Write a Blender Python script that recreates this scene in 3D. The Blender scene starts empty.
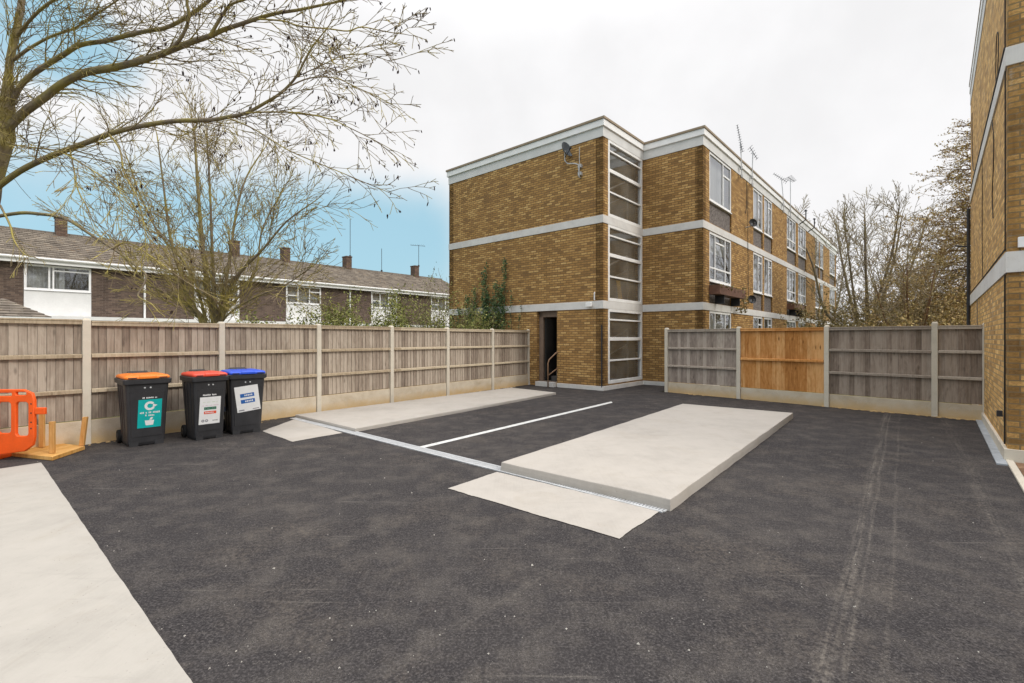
import bpy, math, random
from mathutils import Vector, Matrix, noise as mnoise
R = math.radians
F, CX, HY, CH = 481.0, 512.0, 338.0, 1.6          # focal length in pixels, principal column, horizon row, camera height
col = bpy.context.scene.collection
rnd = random.Random(7)

def lin(r, g, b, k=1.0):
    f = lambda c: (c/12.92 if c <= .04045 else ((c+.055)/1.055)**2.4)*k
    return (f(r/255), f(g/255), f(b/255), 1)
def at(px, py, d):                                  # a point of the place seen in direction (px, py) at depth d
    return Vector(((px-CX)/F*d, d, CH+(HY-py)/F*d))
def gnd(px, py, z=0.0):
    d = F*(CH-z)/(py-HY)
    return Vector(((px-CX)/F*d, d, z))

# ------------------------------------------------------------------ objects
def thing(name, label, cat, loc=(0, 0, 0), rotz=0, group=None):
    o = bpy.data.objects.new(name, None); col.objects.link(o)
    o.empty_display_size = .2
    o.location = loc; o.rotation_euler = (0, 0, rotz)
    return tag(o, label, cat, group)
def tag(o, label=None, cat=None, group=None, kind=None):
    if label: o['label'] = label
    if cat: o['category'] = cat
    if group: o['group'] = group
    if kind: o['kind'] = kind
    return o
def children(o): return [c for c in col.objects if c.parent == o]
def copy_tree(o, parent=None):
    c = o.copy(); col.objects.link(c)
    if parent is not None: c.parent = parent
    for ch in children(o): copy_tree(ch, c)
    return c

def spline(pts, k=4):
    out = []
    n = len(pts)
    for i in range(n-1):
        p0, p1, p2, p3 = pts[max(i-1, 0)], pts[i], pts[i+1], pts[min(i+2, n-1)]
        for j in range(k):
            t = j/k; out.append(.5*((2*p1)+(-p0+p2)*t+(2*p0-5*p1+4*p2-p3)*t*t+(-p0+3*p1-3*p2+p3)*t**3))
    out.append(pts[-1]); return out
class MB:
    def __init__(s): s.v = []; s.f = []; s.uv = []; s.mi = []; s.m = 0
    def face(s, pts, uvs=None):
        pts = [Vector(p) for p in pts]
        b = len(s.v); s.v.extend(pts); s.f.append(tuple(range(b, b+len(pts)))); s.mi.append(s.m)
        if uvs is None:
            n = Vector((0, 0, 0))
            for i in range(len(pts)):
                a, c = pts[i], pts[(i+1) % len(pts)]
                n += Vector(((a.y-c.y)*(a.z+c.z), (a.z-c.z)*(a.x+c.x), (a.x-c.x)*(a.y+c.y)))
            ax, ay, az = abs(n.x), abs(n.y), abs(n.z)
            if az >= ax and az >= ay: uvs = [(p.x, p.y) for p in pts]
            elif ax >= ay: uvs = [(p.y, p.z) for p in pts]
            else: uvs = [(p.x, p.z) for p in pts]
        s.uv.extend(uvs)
    def box(s, x0, x1, y0, y1, z0, z1):
        x0, x1 = min(x0, x1), max(x0, x1); y0, y1 = min(y0, y1), max(y0, y1); z0, z1 = min(z0, z1), max(z0, z1)
        s.obox(Vector((x0, y0, z0)), Vector((x1-x0, 0, 0)), Vector((0, y1-y0, 0)), Vector((0, 0, z1-z0)))
        return s
    def obox(s, o, a, b, c):
        o, a, b, c = Vector(o), Vector(a), Vector(b), Vector(c)
        p = [o, o+a, o+a+b, o+b, o+c, o+a+c, o+a+b+c, o+b+c]
        for q in ((3, 2, 1, 0), (4, 5, 6, 7), (0, 1, 5, 4), (1, 2, 6, 5), (2, 3, 7, 6), (3, 0, 4, 7)):
            s.face([p[i] for i in q])
        return s
    def tube(s, pts, rad, n=6, cap=True):
        pts = [Vector(p) for p in pts]
        if not hasattr(rad, '__len__'): rad = [rad]*len(pts)
        rings = []; t0 = (pts[1]-pts[0]).normalized()
        a = t0.orthogonal().normalized(); b0 = len(s.v); L = 0
        for i, p in enumerate(pts):
            t = (pts[min(i+1, len(pts)-1)]-pts[max(i-1, 0)])
            if t.length < 1e-9: t = t0
            t.normalize(); a = (a-t*a.dot(t))
            if a.length < 1e-6: a = t.orthogonal()
            a.normalize(); b = t.cross(a)
            if i: L += (p-pts[i-1]).length
            for k in range(n):
                an = 2*math.pi*k/n
                s.v.append(p+(a*math.cos(an)+b*math.sin(an))*rad[i])
            rings.append(L)
        for i in range(len(pts)-1):
            for k in range(n):
                k2 = (k+1) % n
                s.f.append((b0+i*n+k, b0+i*n+k2, b0+(i+1)*n+k2, b0+(i+1)*n+k)); s.mi.append(s.m)
                u0, u1 = k/n*.5, (k+1)/n*.5
                s.uv.extend([(u0, rings[i]), (u1, rings[i]), (u1, rings[i+1]), (u0, rings[i+1])])
        if cap:
            e = b0+(len(pts)-1)*n
            s.f.append(tuple(b0+k for k in reversed(range(n)))); s.f.append(tuple(e+k for k in range(n)))
            s.mi.extend([s.m]*2); s.uv.extend([(0, 0)]*(2*n))
        return s
    def loft(s, rings, cap0=True, cap1=True):
        n = len(rings[0])
        for a, b in zip(rings[:-1], rings[1:]):
            for k in range(n):
                k2 = (k+1) % n
                s.face([a[k], a[k2], b[k2], b[k]])
        if cap0: s.face(list(reversed(rings[0])))
        if cap1: s.face(rings[-1])
        return s
    def wall(s, p0, p1, z0, z1, th=.25, holes=()):
        p0, p1 = Vector((*p0, 0)), Vector((*p1, 0)); e = (p1-p0); L = e.length; e.normalize(); n = Vector((e.y, -e.x, 0))
        us = sorted({0, L, *[h[0] for h in holes], *[h[1] for h in holes]}); zs = sorted({z0, z1, *[h[2] for h in holes], *[h[3] for h in holes]})
        P = lambda u, z, o: p0+e*u+n*o+Vector((0, 0, z))
        for u0, u1 in zip(us[:-1], us[1:]):
            for a, b in zip(zs[:-1], zs[1:]):
                mu, mz = (u0+u1)/2, (a+b)/2
                if any(h[0] < mu < h[1] and h[2] < mz < h[3] for h in holes): continue
                uv = [(u0, a), (u1, a), (u1, b), (u0, b)]
                off = p0.x*e.x+p0.y*e.y
                uv = [(q[0]+off, q[1]) for q in uv]
                s.face([P(u0, a, 0), P(u1, a, 0), P(u1, b, 0), P(u0, b, 0)], uv)
                s.face([P(u1, a, -th), P(u0, a, -th), P(u0, b, -th), P(u1, b, -th)], [uv[1], uv[0], uv[3], uv[2]])
        for h in holes:
            for (ua, za, ub, zb) in ((h[0], h[2], h[0], h[3]), (h[1], h[3], h[1], h[2]), (h[1], h[2], h[0], h[2]), (h[0], h[3], h[1], h[3])):
                s.face([P(ua, za, 0), P(ub, zb, 0), P(ub, zb, -th), P(ua, za, -th)])
        s.face([P(0, z1, 0), P(L, z1, 0), P(L, z1, -th), P(0, z1, -th)])
        s.face([P(0, z0, -th), P(0, z1, -th), P(0, z1, 0), P(0, z0, 0)]); s.face([P(L, z0, 0), P(L, z1, 0), P(L, z1, -th), P(L, z0, -th)])
        return s
    def ring(s, pts, z0, z1, out, inn):                # mitred strip along an open plan line, outward is to the right of travel
        pts = [Vector((*p, 0)) for p in pts]; k = len(pts); A = []; Bq = []; U = [0]
        for i in range(k):
            e0 = (pts[i]-pts[i-1]).normalized() if i else None; e1 = (pts[i+1]-pts[i]).normalized() if i < k-1 else None
            n0 = Vector((e0.y, -e0.x, 0)) if e0 else None; n1 = Vector((e1.y, -e1.x, 0)) if e1 else None
            if n0 is None: m = n1
            elif n1 is None: m = n0
            else: m = (n0+n1)/(1+n0.dot(n1))
            A.append(pts[i]+m*out); Bq.append(pts[i]-m*inn)
            if i: U.append(U[-1]+(pts[i]-pts[i-1]).length)
        Z0, Z1 = Vector((0, 0, z0)), Vector((0, 0, z1))
        for i in range(k-1):
            uv = [(U[i], z0), (U[i+1], z0), (U[i+1], z1), (U[i], z1)]
            s.face([A[i]+Z0, A[i+1]+Z0, A[i+1]+Z1, A[i]+Z1], uv)
            s.face([Bq[i+1]+Z0, Bq[i]+Z0, Bq[i]+Z1, Bq[i+1]+Z1], uv)
            s.face([A[i]+Z1, A[i+1]+Z1, Bq[i+1]+Z1, Bq[i]+Z1]); s.face([Bq[i]+Z0, Bq[i+1]+Z0, A[i+1]+Z0, A[i]+Z0])
        s.face([Bq[0]+Z0, A[0]+Z0, A[0]+Z1, Bq[0]+Z1]); s.face([A[-1]+Z0, Bq[-1]+Z0, Bq[-1]+Z1, A[-1]+Z1])
        return s
    def build(s, name, mat, parent=None, loc=None, rot=None, smooth=False, bevel=0, kind=None, weld=False):
        me = bpy.data.meshes.new(name)
        me.from_pydata([tuple(p) for p in s.v], [], s.f)
        l = me.uv_layers.new(name='UVMap'); l.data.foreach_set('uv', [c for q in s.uv for c in q])
        for m in (mat if isinstance(mat, (list, tuple)) else [mat]): me.materials.append(m)
        me.polygons.foreach_set('material_index', s.mi)
        if smooth: me.polygons.foreach_set('use_smooth', [True]*len(s.f))
        me.update()
        o = bpy.data.objects.new(name, me); col.objects.link(o)
        if parent is not None: o.parent = parent
        if loc is not None: o.location = loc
        if rot is not None: o.rotation_euler = rot
        if kind: o['kind'] = kind
        if bevel or weld:
            w = o.modifiers.new('weld', 'WELD'); w.merge_threshold = 1e-4
        if bevel:
            b = o.modifiers.new('bevel', 'BEVEL'); b.width = bevel; b.segments = 2; b.limit_method = 'ANGLE'; b.angle_limit = R(35)
        return o

def plate(name, mat, outline, holes, th, bev, parent):     # a moulded sheet with cut-outs, x-z plane
    cu = bpy.data.curves.new(name, 'CURVE'); cu.dimensions = '2D'; cu.fill_mode = 'BOTH'; cu.extrude = th/2-bev; cu.bevel_depth = bev; cu.bevel_resolution = 2; cu.offset = -bev
    for loop in [outline]+list(holes):
        sp = cu.splines.new('POLY'); sp.points.add(len(loop)-1); sp.use_cyclic_u = True
        for p, q in zip(sp.points, loop): p.co = (q[0], q[1], 0, 1)
    t = bpy.data.objects.new('tmp', cu); col.objects.link(t)
    dg = bpy.context.evaluated_depsgraph_get(); me = bpy.data.meshes.new_from_object(t.evaluated_get(dg)); me.name = name
    bpy.data.objects.remove(t); bpy.data.curves.remove(cu)
    me.transform(Matrix.Rotation(R(90), 4, 'X')); me.materials.clear(); me.materials.append(mat)
    o = bpy.data.objects.new(name, me); col.objects.link(o); o.parent = parent
    return o
def rrect(x0, x1, z0, z1, r, n=4):
    out = []
    for cx, cz, a0 in ((x1-r, z0+r, -90), (x1-r, z1-r, 0), (x0+r, z1-r, 90), (x0+r, z0+r, 180)):
        for k in range(n+1):
            a = R(a0+90*k/n); out.append((cx+r*math.cos(a), cz+r*math.sin(a)))
    return out

# ------------------------------------------------------------------ materials
class G:
    def __init__(s, name, rough=.8, spec=.3):
        s.mat = bpy.data.materials.new(name); s.mat.use_nodes = True; s.nt = s.mat.node_tree; s.nt.nodes.clear()
        s.out = s.n('ShaderNodeOutputMaterial'); s.b = s.n('ShaderNodeBsdfPrincipled')
        s.l(s.b.outputs[0], s.out.inputs['Surface']); s.b.inputs['Roughness'].default_value = rough
        s.b.inputs['Specular IOR Level'].default_value = spec
    def n(s, t): return s.nt.nodes.new(t)
    def l(s, a, b): s.nt.links.new(a, b)
    def put(s, sock, v):
        if hasattr(v, 'is_output'): s.l(v, sock)
        else: sock.default_value = v
    def uv(s, scale=(1, 1, 1), rot=0, loc=(0, 0, 0)):
        t = s.n('ShaderNodeTexCoord'); m = s.n('ShaderNodeMapping'); s.l(t.outputs['UV'], m.inputs['Vector'])
        m.inputs['Scale'].default_value = scale; m.inputs['Rotation'].default_value = (0, 0, rot); m.inputs['Location'].default_value = loc
        return m.outputs[0]
    def obj(s, scale=(1, 1, 1)):
        t = s.n('ShaderNodeTexCoord'); m = s.n('ShaderNodeMapping'); s.l(t.outputs['Object'], m.inputs['Vector']); m.inputs['Scale'].default_value = scale
        return m.outputs[0]
    def noise(s, vec, scale, detail=4, rough=.55, dist=0):
        t = s.n('ShaderNodeTexNoise'); s.l(vec, t.inputs['Vector']); t.inputs['Scale'].default_value = scale
        t.inputs['Detail'].default_value = detail; t.inputs['Roughness'].default_value = rough; t.inputs['Distortion'].default_value = dist
        return t.outputs['Fac']
    def ramp(s, fac, stops, interp='LINEAR'):
        r = s.n('ShaderNodeValToRGB'); s.put(r.inputs[0], fac); cr = r.color_ramp; cr.interpolation = interp
        while len(cr.elements) < len(stops): cr.elements.new(.5)
        for e, (p, c) in zip(cr.elements, stops):
            e.position = p; e.color = c if hasattr(c, '__len__') else (c, c, c, 1)
        return r.outputs[0]
    def mix(s, fac, a, b, mode='MIX'):
        m = s.n('ShaderNodeMix'); m.data_type = 'RGBA'; m.blend_type = mode
        s.put(m.inputs['Factor'], fac); s.put(m.inputs[6], a); s.put(m.inputs[7], b)
        return m.outputs[2]
    def math(s, op, a, b=0.0, clamp=False):
        m = s.n('ShaderNodeMath'); m.operation = op; m.use_clamp = clamp; s.put(m.inputs[0], a); s.put(m.inputs[1], b)
        return m.outputs[0]
    def sep(s, v):
        m = s.n('ShaderNodeSeparateXYZ'); s.l(v, m.inputs[0]); return m.outputs
    def comb(s, x=0., y=0., z=0.):
        m = s.n('ShaderNodeCombineXYZ'); s.put(m.inputs[0], x); s.put(m.inputs[1], y); s.put(m.inputs[2], z); return m.outputs[0]
    def white(s, v):
        m = s.n('ShaderNodeTexWhiteNoise'); m.noise_dimensions = '1D'; s.l(v, m.inputs['W']); return m.outputs['Value']
    def bump(s, h, strength=.3, dist=.01):
        m = s.n('ShaderNodeBump'); m.inputs['Strength'].default_value = strength; m.inputs['Distance'].default_value = dist
        s.l(h, m.inputs['Height']); s.l(m.outputs[0], s.b.inputs['Normal'])
    def color(s, c): s.put(s.b.inputs['Base Color'], c); return s

def plain(name, c, rough=.6, spec=.4, var=.12, scale=6, metal=0, bump=0, coord='obj'):
    g = G(name, rough, spec); v = g.obj() if coord == 'obj' else g.uv()
    n = g.noise(v, scale, 5); n2 = g.noise(v, scale*9, 3)
    m = g.math('ADD', g.math('MULTIPLY', n, .7), g.math('MULTIPLY', n2, .3))
    lo = tuple(x*(1-var*1.6) for x in c[:3])+(1,); hi = tuple(min(1, x*(1+var*1.2)) for x in c[:3])+(1,)
    g.color(g.ramp(m, [(.3, lo), (.7, hi)])); g.b.inputs['Metallic'].default_value = metal
    g.l(g.ramp(n2, [(.2, max(0, rough-.12)), (.8, min(1, rough+.12))]), g.b.inputs['Roughness'])
    if bump: g.bump(n2, bump, .004)
    return g.mat

def brick(name, stops, mortar, bw=.225, bh=.075, ms=.0075, stain=.22, dark=.18, bump=.6, salt=False):
    g = G(name, .88, .2); uv = g.uv()
    wob = g.noise(uv, 9, 2)
    vec = uv
    t = g.n('ShaderNodeTexBrick'); g.l(vec, t.inputs['Vector']); t.inputs['Scale'].default_value = 1
    t.inputs['Color1'].default_value = (0, 0, 0, 1); t.inputs['Color2'].default_value = (1, 1, 1, 1); t.inputs['Mortar'].default_value = (.5, .5, .5, 1)
    t.inputs['Mortar Size'].default_value = ms; t.inputs['Mortar Smooth'].default_value = .15; t.inputs['Brick Width'].default_value = bw; t.inputs['Row Height'].default_value = bh
    t.offset = .5; t.inputs['Bias'].default_value = 0
    n1 = g.noise(g.uv(scale=(.6, 1, 1)), 38, 5, .75); n2 = g.noise(uv, .7, 5, .6); n3 = g.noise(uv, 140, 2)
    k = g.math('ADD', g.math('ADD', g.math('MULTIPLY', t.outputs['Color'], .66), .18), g.math('MULTIPLY', g.math('SUBTRACT', n1, .5), .75))
    k = g.math('ADD', k, g.math('MULTIPLY', g.math('SUBTRACT', n2, .5), stain))
    c = g.ramp(k, stops)
    c = g.mix(g.ramp(n1, [(.33, .45), (.55, 0)]), c, tuple(x*.55 for x in stops[len(stops)//2][1][:3])+(1,))
    mo = g.mix(g.ramp(n2, [(.35, 0), (.7, .7)]), mortar, tuple(x*.65 for x in mortar[:3])+(1,))
    c = g.mix(t.outputs['Fac'], c, mo)
    streak = g.noise(g.uv(scale=(3.2, .35, 1)), 1, 5, .65)
    c = g.mix(g.ramp(streak, [(.56, 0), (.78, dark*2.2)]), c, tuple(x*.35 for x in stops[1][1][:3])+(1,))
    if salt:                                             # white lime bloom that has run from the joints
        sv = g.noise(g.uv(scale=(5, 1.6, 1)), 1, 6, .72, .6)
        c = g.mix(g.math('MULTIPLY', g.ramp(sv, [(.56, 0), (.68, 1)]), g.ramp(n1, [(.42, 0), (.6, .75)])), c, (.66, .62, .55, 1))
    g.color(c)
    h = g.math('ADD', g.math('MULTIPLY', t.outputs['Fac'], -1.0), g.math('MULTIPLY', n1, .5)); g.bump(h, bump, .008)
    return g.mat
M = {}
STK = [(.04, lin(86, 69, 55)), (.2, lin(140, 107, 68)), (.46, lin(170, 131, 79)), (.68, lin(186, 147, 92)), (.86, lin(208, 171, 112)), (1, lin(232, 206, 154))]
M['brick'] = brick('stock_brick', STK, lin(124, 100, 70), ms=.0105, dark=.05)
M['brick_pale'] = brick('pale_stock_brick', [(p, (min(1, c[0]*1.5), min(1, c[1]*1.55), c[2]*1.55, 1)) for p, c in STK], lin(176, 152, 116), ms=.009, dark=.05, salt=True)
M['dark_brick'] = brick('dark_brick', [(0, lin(66, 56, 52)), (.35, lin(88, 74, 67)), (.65, lin(104, 88, 78)), (1, lin(124, 106, 94))], lin(118, 106, 96))
M['chim_brick'] = brick('chimney_brick', [(0, lin(66, 54, 48)), (.4, lin(94, 76, 66)), (.7, lin(112, 90, 78)), (1, lin(134, 110, 96))], lin(118, 106, 96))

def asphalt():
    g = G('asphalt', .92, .12); uv = g.uv()
    big = g.noise(uv, .55, 6, .62, .4); mid = g.noise(uv, 3.2, 6, .65); fine = g.noise(uv, 70, 3, .7); grit = g.noise(uv, 190, 2, .6)
    v = g.n('ShaderNodeTexVoronoi'); g.l(uv, v.inputs['Vector']); v.inputs['Scale'].default_value = 85
    gr2 = g.noise(uv, 26, 5, .75)
    base = g.ramp(g.math('ADD', g.math('MULTIPLY', fine, .68), g.math('MULTIPLY', gr2, .32)), [(.32, (.012, .011, .0115, 1)), (.5, (.040, .0365, .0375, 1)), (.68, (.125, .114, .110, 1))])
    base = g.mix(g.ramp(big, [(.42, 0), (.70, .34)]), base, (.076, .069, .066, 1))
    base = g.mix(g.ramp(g.noise(uv, 1.3, 6, .7, .6), [(.30, .4), (.48, 0)]), base, (.034, .031, .033, 1))
    warm = g.noise(uv, .9, 6, .72, .3); base = g.mix(g.math('MULTIPLY', g.ramp(warm, [(.5, 0), (.7, .8)]), g.ramp(gr2, [(.42, .05), (.62, .8)])), base, (.125, .104, .084, 1))
    dust = g.math('MULTIPLY', g.ramp(mid, [(.46, 0), (.72, 1)]), g.ramp(grit, [(.42, 0), (.7, 1)]))
    base = g.mix(g.math('MULTIPLY', dust, .6), base, (.25, .22, .185, 1))
    # rolled-in tyre streaks running down the yard and scuffs across it
    x, y, _ = g.sep(uv)
    c = g.math('SUBTRACT', g.math('MULTIPLY', x, .776), g.math('MULTIPLY', y, .631))
    al = g.math('ADD', g.math('MULTIPLY', x, .631), g.math('MULTIPLY', y, .776))
    for c0, w, k in ((-.285, .055, .5), (-.21, .022, .42), (-.06, .02, .28), (.62, .1, .3), (1.55, .05, .28), (-1.9, .08, .16), (2.15, .07, .22)):
        m = g.math('SUBTRACT', 1.0, g.math('DIVIDE', g.math('ABSOLUTE', g.math('SUBTRACT', g.math('ADD', c, g.math('MULTIPLY', g.math('SUBTRACT', g.noise(g.comb(al, 0., float(c0)), .5, 2), .5), .09)), c0)), w), clamp=True)
        pat = g.noise(g.comb(g.math('MULTIPLY', al, .9), g.math('MULTIPLY', c, 28.0), float(c0)), 1.2, 5, .7)
        m = g.math('MULTIPLY', g.math('MULTIPLY', m, g.ramp(pat, [(.4, 0), (.68, 1)])), g.ramp(gr2, [(.40, .12), (.58, 1)]))
        base = g.mix(g.math('MULTIPLY', m, k), base, (.34, .30, .25, 1))
    for rot, th, k in ((R(41), .66, .4), (R(49), .68, .35), (R(-52), .70, .35)):
        s = g.noise(g.uv(scale=(.55, 13, 1), rot=rot), 1, 5, .68)
        s = g.math('MULTIPLY', g.ramp(s, [(th-.03, 0), (th+.09, 1)]), g.ramp(grit, [(.36, .1), (.6, 1)]))
        base = g.mix(g.math('MULTIPLY', s, k), base, (.30, .27, .235, 1))
    sp = g.ramp(v.outputs['Distance'], [(.08, 1), (.26, 0)])
    spk = g.math('MULTIPLY', sp, g.ramp(g.noise(uv, 23, 3), [(.54, 0), (.64, 1)]))
    base = g.mix(g.math('MULTIPLY', spk, .7), base, (.3, .28, .25, 1))
    g.color(base); g.bump(g.math('ADD', fine, g.math('MULTIPLY', v.outputs['Distance'], .6)), .55, .006)
    return g.mat
M['asphalt'] = asphalt()

def concrete(name, c, var=.14, brush=True):
    g = G(name, .9, .15); uv = g.uv()
    a = g.noise(uv, .8, 6, .6, .3); b = g.noise(uv, 5, 6, .65); f = g.noise(uv, 120, 3, .7)
    s = g.noise(g.uv(scale=(60, 1.1, 1), rot=R(52)), 1, 3)
    k = g.math('ADD', g.math('MULTIPLY', a, .5), g.math('ADD', g.math('MULTIPLY', b, .28), g.math('ADD', g.math('MULTIPLY', f, .12), g.math('MULTIPLY', s, .1))))
    lo = tuple(x*(1-var*1.5) for x in c[:3])+(1,); hi = tuple(min(1, x*(1+var*.8)) for x in c[:3])+(1,)
    cc = g.ramp(k, [(.36, lo), (.5, c), (.64, hi)])
    sp = g.noise(uv, 34, 2); cc = g.mix(g.ramp(sp, [(.7, 0), (.76, .35)]), cc, tuple(x*.55 for x in c[:3])+(1,))
    st = g.noise(uv, 1.7, 5, .7, .8); cc = g.mix(g.ramp(st, [(.52, 0), (.72, .28)]), cc, (c[0]*.78, c[1]*.72, c[2]*.62, 1))
    s2 = g.noise(uv, .9, 7, .75, 1.2); cc = g.mix(g.ramp(s2, [(.56, 0), (.7, .25)]), cc, (c[0]*.8, c[1]*.8, c[2]*.8, 1))
    sm = g.noise(g.uv(scale=(1.1, 9, 1), rot=R(-38)), 1, 5, .7); cc = g.mix(g.ramp(sm, [(.6, 0), (.74, .35)]), cc, tuple(x*.62 for x in c[:3])+(1,))
    pit = g.n('ShaderNodeTexVoronoi'); g.l(uv, pit.inputs['Vector']); pit.inputs['Scale'].default_value = 26; cc = g.mix(g.math('MULTIPLY', g.ramp(pit.outputs['Distance'], [(.06, 1), (.12, 0)]), g.ramp(st, [(.45, 0), (.55, .6)])), cc, tuple(x*.4 for x in c[:3])+(1,))
    g.color(cc); g.bump(g.math('ADD', f, g.math('MULTIPLY', s, .6)), .25, .003)
    return g.mat
M['concrete'] = concrete('concrete', (.435, .402, .362, 1), .10)
M['path'] = concrete('path_concrete', (.42, .393, .353, 1), .11)
M['band'] = concrete('band_concrete', (.68, .67, .65, 1), .13)
M['post'] = concrete('post_concrete', (.62, .565, .47, 1), .1)

def gravel_mat():
    g = G('gravel_board_concrete', .92, .12); uv = g.uv()
    a = g.noise(uv, 2.2, 6, .65, .4); f = g.noise(uv, 60, 3, .7)
    c = g.ramp(g.math('ADD', g.math('MULTIPLY', a, .75), g.math('MULTIPLY', f, .25)), [(.32, (.44, .36, .26, 1)), (.5, (.57, .49, .38, 1)), (.66, (.65, .58, .47, 1))])
    z = g.sep(uv)[1]
    sp = g.math('ADD', z, g.math('MULTIPLY', g.math('SUBTRACT', g.noise(uv, 6, 5, .7), .5), .22))
    c = g.mix(g.ramp(sp, [(.02, .85), (.22, 0)]), c, (.58, .40, .19, 1))       # sand splashed up from the ground
    g.color(c); g.bump(f, .25, .004); return g.mat
M['gravel_board'] = gravel_mat()

def wood(name, cols, bw=.1, seed=0., grey=.35, knots=.5):
    g = G(name, .85, .15); uv = g.uv(); x, y, _ = g.sep(uv)
    idx = g.math('FLOOR', g.math('DIVIDE', x, bw)); r = g.white(g.math('ADD', idx, seed))
    grain = g.noise(g.comb(g.math('MULTIPLY', x, 46.), g.math('MULTIPLY', y, 1.6), g.math('MULTIPLY', r, 40.)), 1, 5, .65, .5)
    blot = g.noise(g.comb(g.math('MULTIPLY', x, 1.6), g.math('MULTIPLY', y, 1.0), seed), 1.6, 5, .65)
    wav = g.noise(g.comb(g.math('MULTIPLY', x, 11.), g.math('MULTIPLY', y, 3.2), g.math('MULTIPLY', r, 17.)), 1, 5, .6, 1.2)
    k = g.math('ADD', g.math('MULTIPLY', r, .22), g.math('ADD', g.math('MULTIPLY', grain, .42), g.math('ADD', g.math('MULTIPLY', blot, .2), g.math('MULTIPLY', wav, .3))))
    c = g.ramp(k, [(.36, cols[0]), (.53, cols[1]), (.68, cols[2])])
    al = g.noise(g.comb(g.math('MULTIPLY', x, 2.2), g.math('MULTIPLY', y, .7), seed+3.), 1.3, 6, .7, .6); c = g.mix(g.ramp(al, [(.54, 0), (.74, .4)]), c, (cols[0][0]*.72, cols[0][1]*.78, cols[0][2]*.66, 1))
    kn = g.n('ShaderNodeTexVoronoi'); g.l(g.comb(g.math('MULTIPLY', x, 7.), g.math('MULTIPLY', y, 2.1), g.math('MULTIPLY', r, 9.)), kn.inputs['Vector']); kn.inputs['Scale'].default_value = 1
    c = g.mix(g.math('MULTIPLY', g.ramp(kn.outputs['Distance'], [(.04, 1), (.14, 0)]), knots), c, tuple(q*.4 for q in cols[0][:3])+(1,))
    g.color(c); g.bump(grain, .35, .004); return g.mat
M['fence'] = wood('weathered_fence_boards', [lin(116, 103, 93), lin(155, 141, 127), lin(184, 171, 156)], .0965)
M['fence_grey'] = wood('grey_fence_boards', [lin(112, 100, 92), lin(152, 139, 129), lin(182, 170, 158)], .0965, 31.)
M['fence_dark'] = wood('brown_grey_fence_boards', [lin(100, 87, 77), lin(140, 125, 113), lin(168, 154, 141)], .0965, 71.)
M['fence_new'] = wood('new_orange_boards', [lin(146, 92, 46), lin(192, 134, 76), lin(222, 172, 116)], .0965, 11., knots=.9)
M['rail'] = wood('weathered_rail', [lin(140, 122, 100), lin(178, 162, 138), lin(196, 182, 158)], 3.)
M['rail_grey'] = wood('grey_rail', [lin(132, 120, 108), lin(160, 148, 136), lin(184, 172, 158)], 3.)
M['rail_new'] = wood('new_orange_rail', [lin(172, 112, 56), lin(204, 144, 84), lin(224, 170, 110)], 3.)
M['form_ply'] = wood('yellow_timber', [lin(176, 124, 60), lin(206, 156, 88), lin(224, 180, 116)], .6, 5.)
M['stake'] = wood('timber_stake', [lin(168, 116, 60), lin(196, 146, 84), lin(214, 170, 110)], .2, 15.)

M['white'] = plain('white_paint', (.86, .86, .85, 1), .5, .4, .06, 3)
M['upvc'] = plain('white_upvc', (.87, .87, .87, 1), .35, .5, .05, 4)
M['cladding'] = plain('white_cladding', (.74, .74, .73, 1), .6, .3, .07, 2)
M['fascia'] = plain('grey_fascia', (.66, .66, .645, 1), .6, .3, .08, 2)
M['trim_brown'] = plain('brown_roof_trim', lin(150, 134, 112), .6, .3, .1, 3)
M['black_plastic'] = plain('black_bin_plastic', (.030, .030, .033, 1), .42, .45, .2, 5)
M['rubber'] = plain('black_rubber', (.02, .02, .02, 1), .8, .2, .15, 9)
M['lid_orange'] = plain('orange_lid_plastic', (.86, .22, .025, 1), .42, .45, .1, 5)
M['lid_red'] = plain('red_lid_plastic', (.72, .075, .04, 1), .42, .45, .1, 5)
M['lid_blue'] = plain('blue_lid_plastic', (.02, .085, .62, 1), .42, .45, .1, 5)
M['barrier'] = plain('orange_barrier_plastic', (.85, .11, .012, 1), .45, .4, .1, 5)
M['teal'] = plain('teal_sticker', (.0, .37, .36, 1), .45, .4, .05, 6)
M['sticker'] = plain('white_sticker', (.70, .70, .70, 1), .45, .4, .05, 6)
M['st_green'] = plain('green_print', (.03, .16, .09, 1), .5, .3, .1, 60)
M['st_red'] = plain('red_print', (.68, .08, .03, 1), .5, .3, .1, 60)
M['st_pink'] = plain('pink_print', (.55, .27, .40, 1), .5, .3, .1, 60)
M['st_lime'] = plain('pale_green_print', (.42, .55, .36, 1), .5, .3, .1, 60)
M['st_blue'] = plain('blue_print', (.02, .11, .36, 1), .5, .3, .1, 60)
M['st_grey'] = plain('grey_print', (.2, .2, .22, 1), .5, .3, .1, 60)
M['galv'] = plain('galvanised_steel', (.50, .51, .52, 1), .6, .4, .12, 8, .12)
M['galv_flat'] = plain('galvanised_sheet', (.36, .385, .41, 1), .7, .3, .2, 5, .05)
M['line'] = plain('white_road_paint', (.62, .62, .60, 1), .8, .2, .2, 12)
M['rusty'] = plain('brown_handrail_paint', lin(150, 118, 92), .5, .4, .15, 12)
M['black_metal'] = plain('dark_metal', (.035, .035, .04, 1), .5, .4, .2, 10)
M['dish'] = plain('grey_dish_paint', (.12, .14, .16, 1), .5, .4, .15, 10)
M['cable'] = plain('black_cable', (.025, .022, .02, 1), .6, .3, .1, 10)
M['cable_grey'] = plain('grey_cable', (.25, .22, .18, 1), .6, .3, .1, 10)
M['planter_brown'] = plain('brown_planter', (.16, .085, .06, 1), .6, .3, .2, 6)
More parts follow.
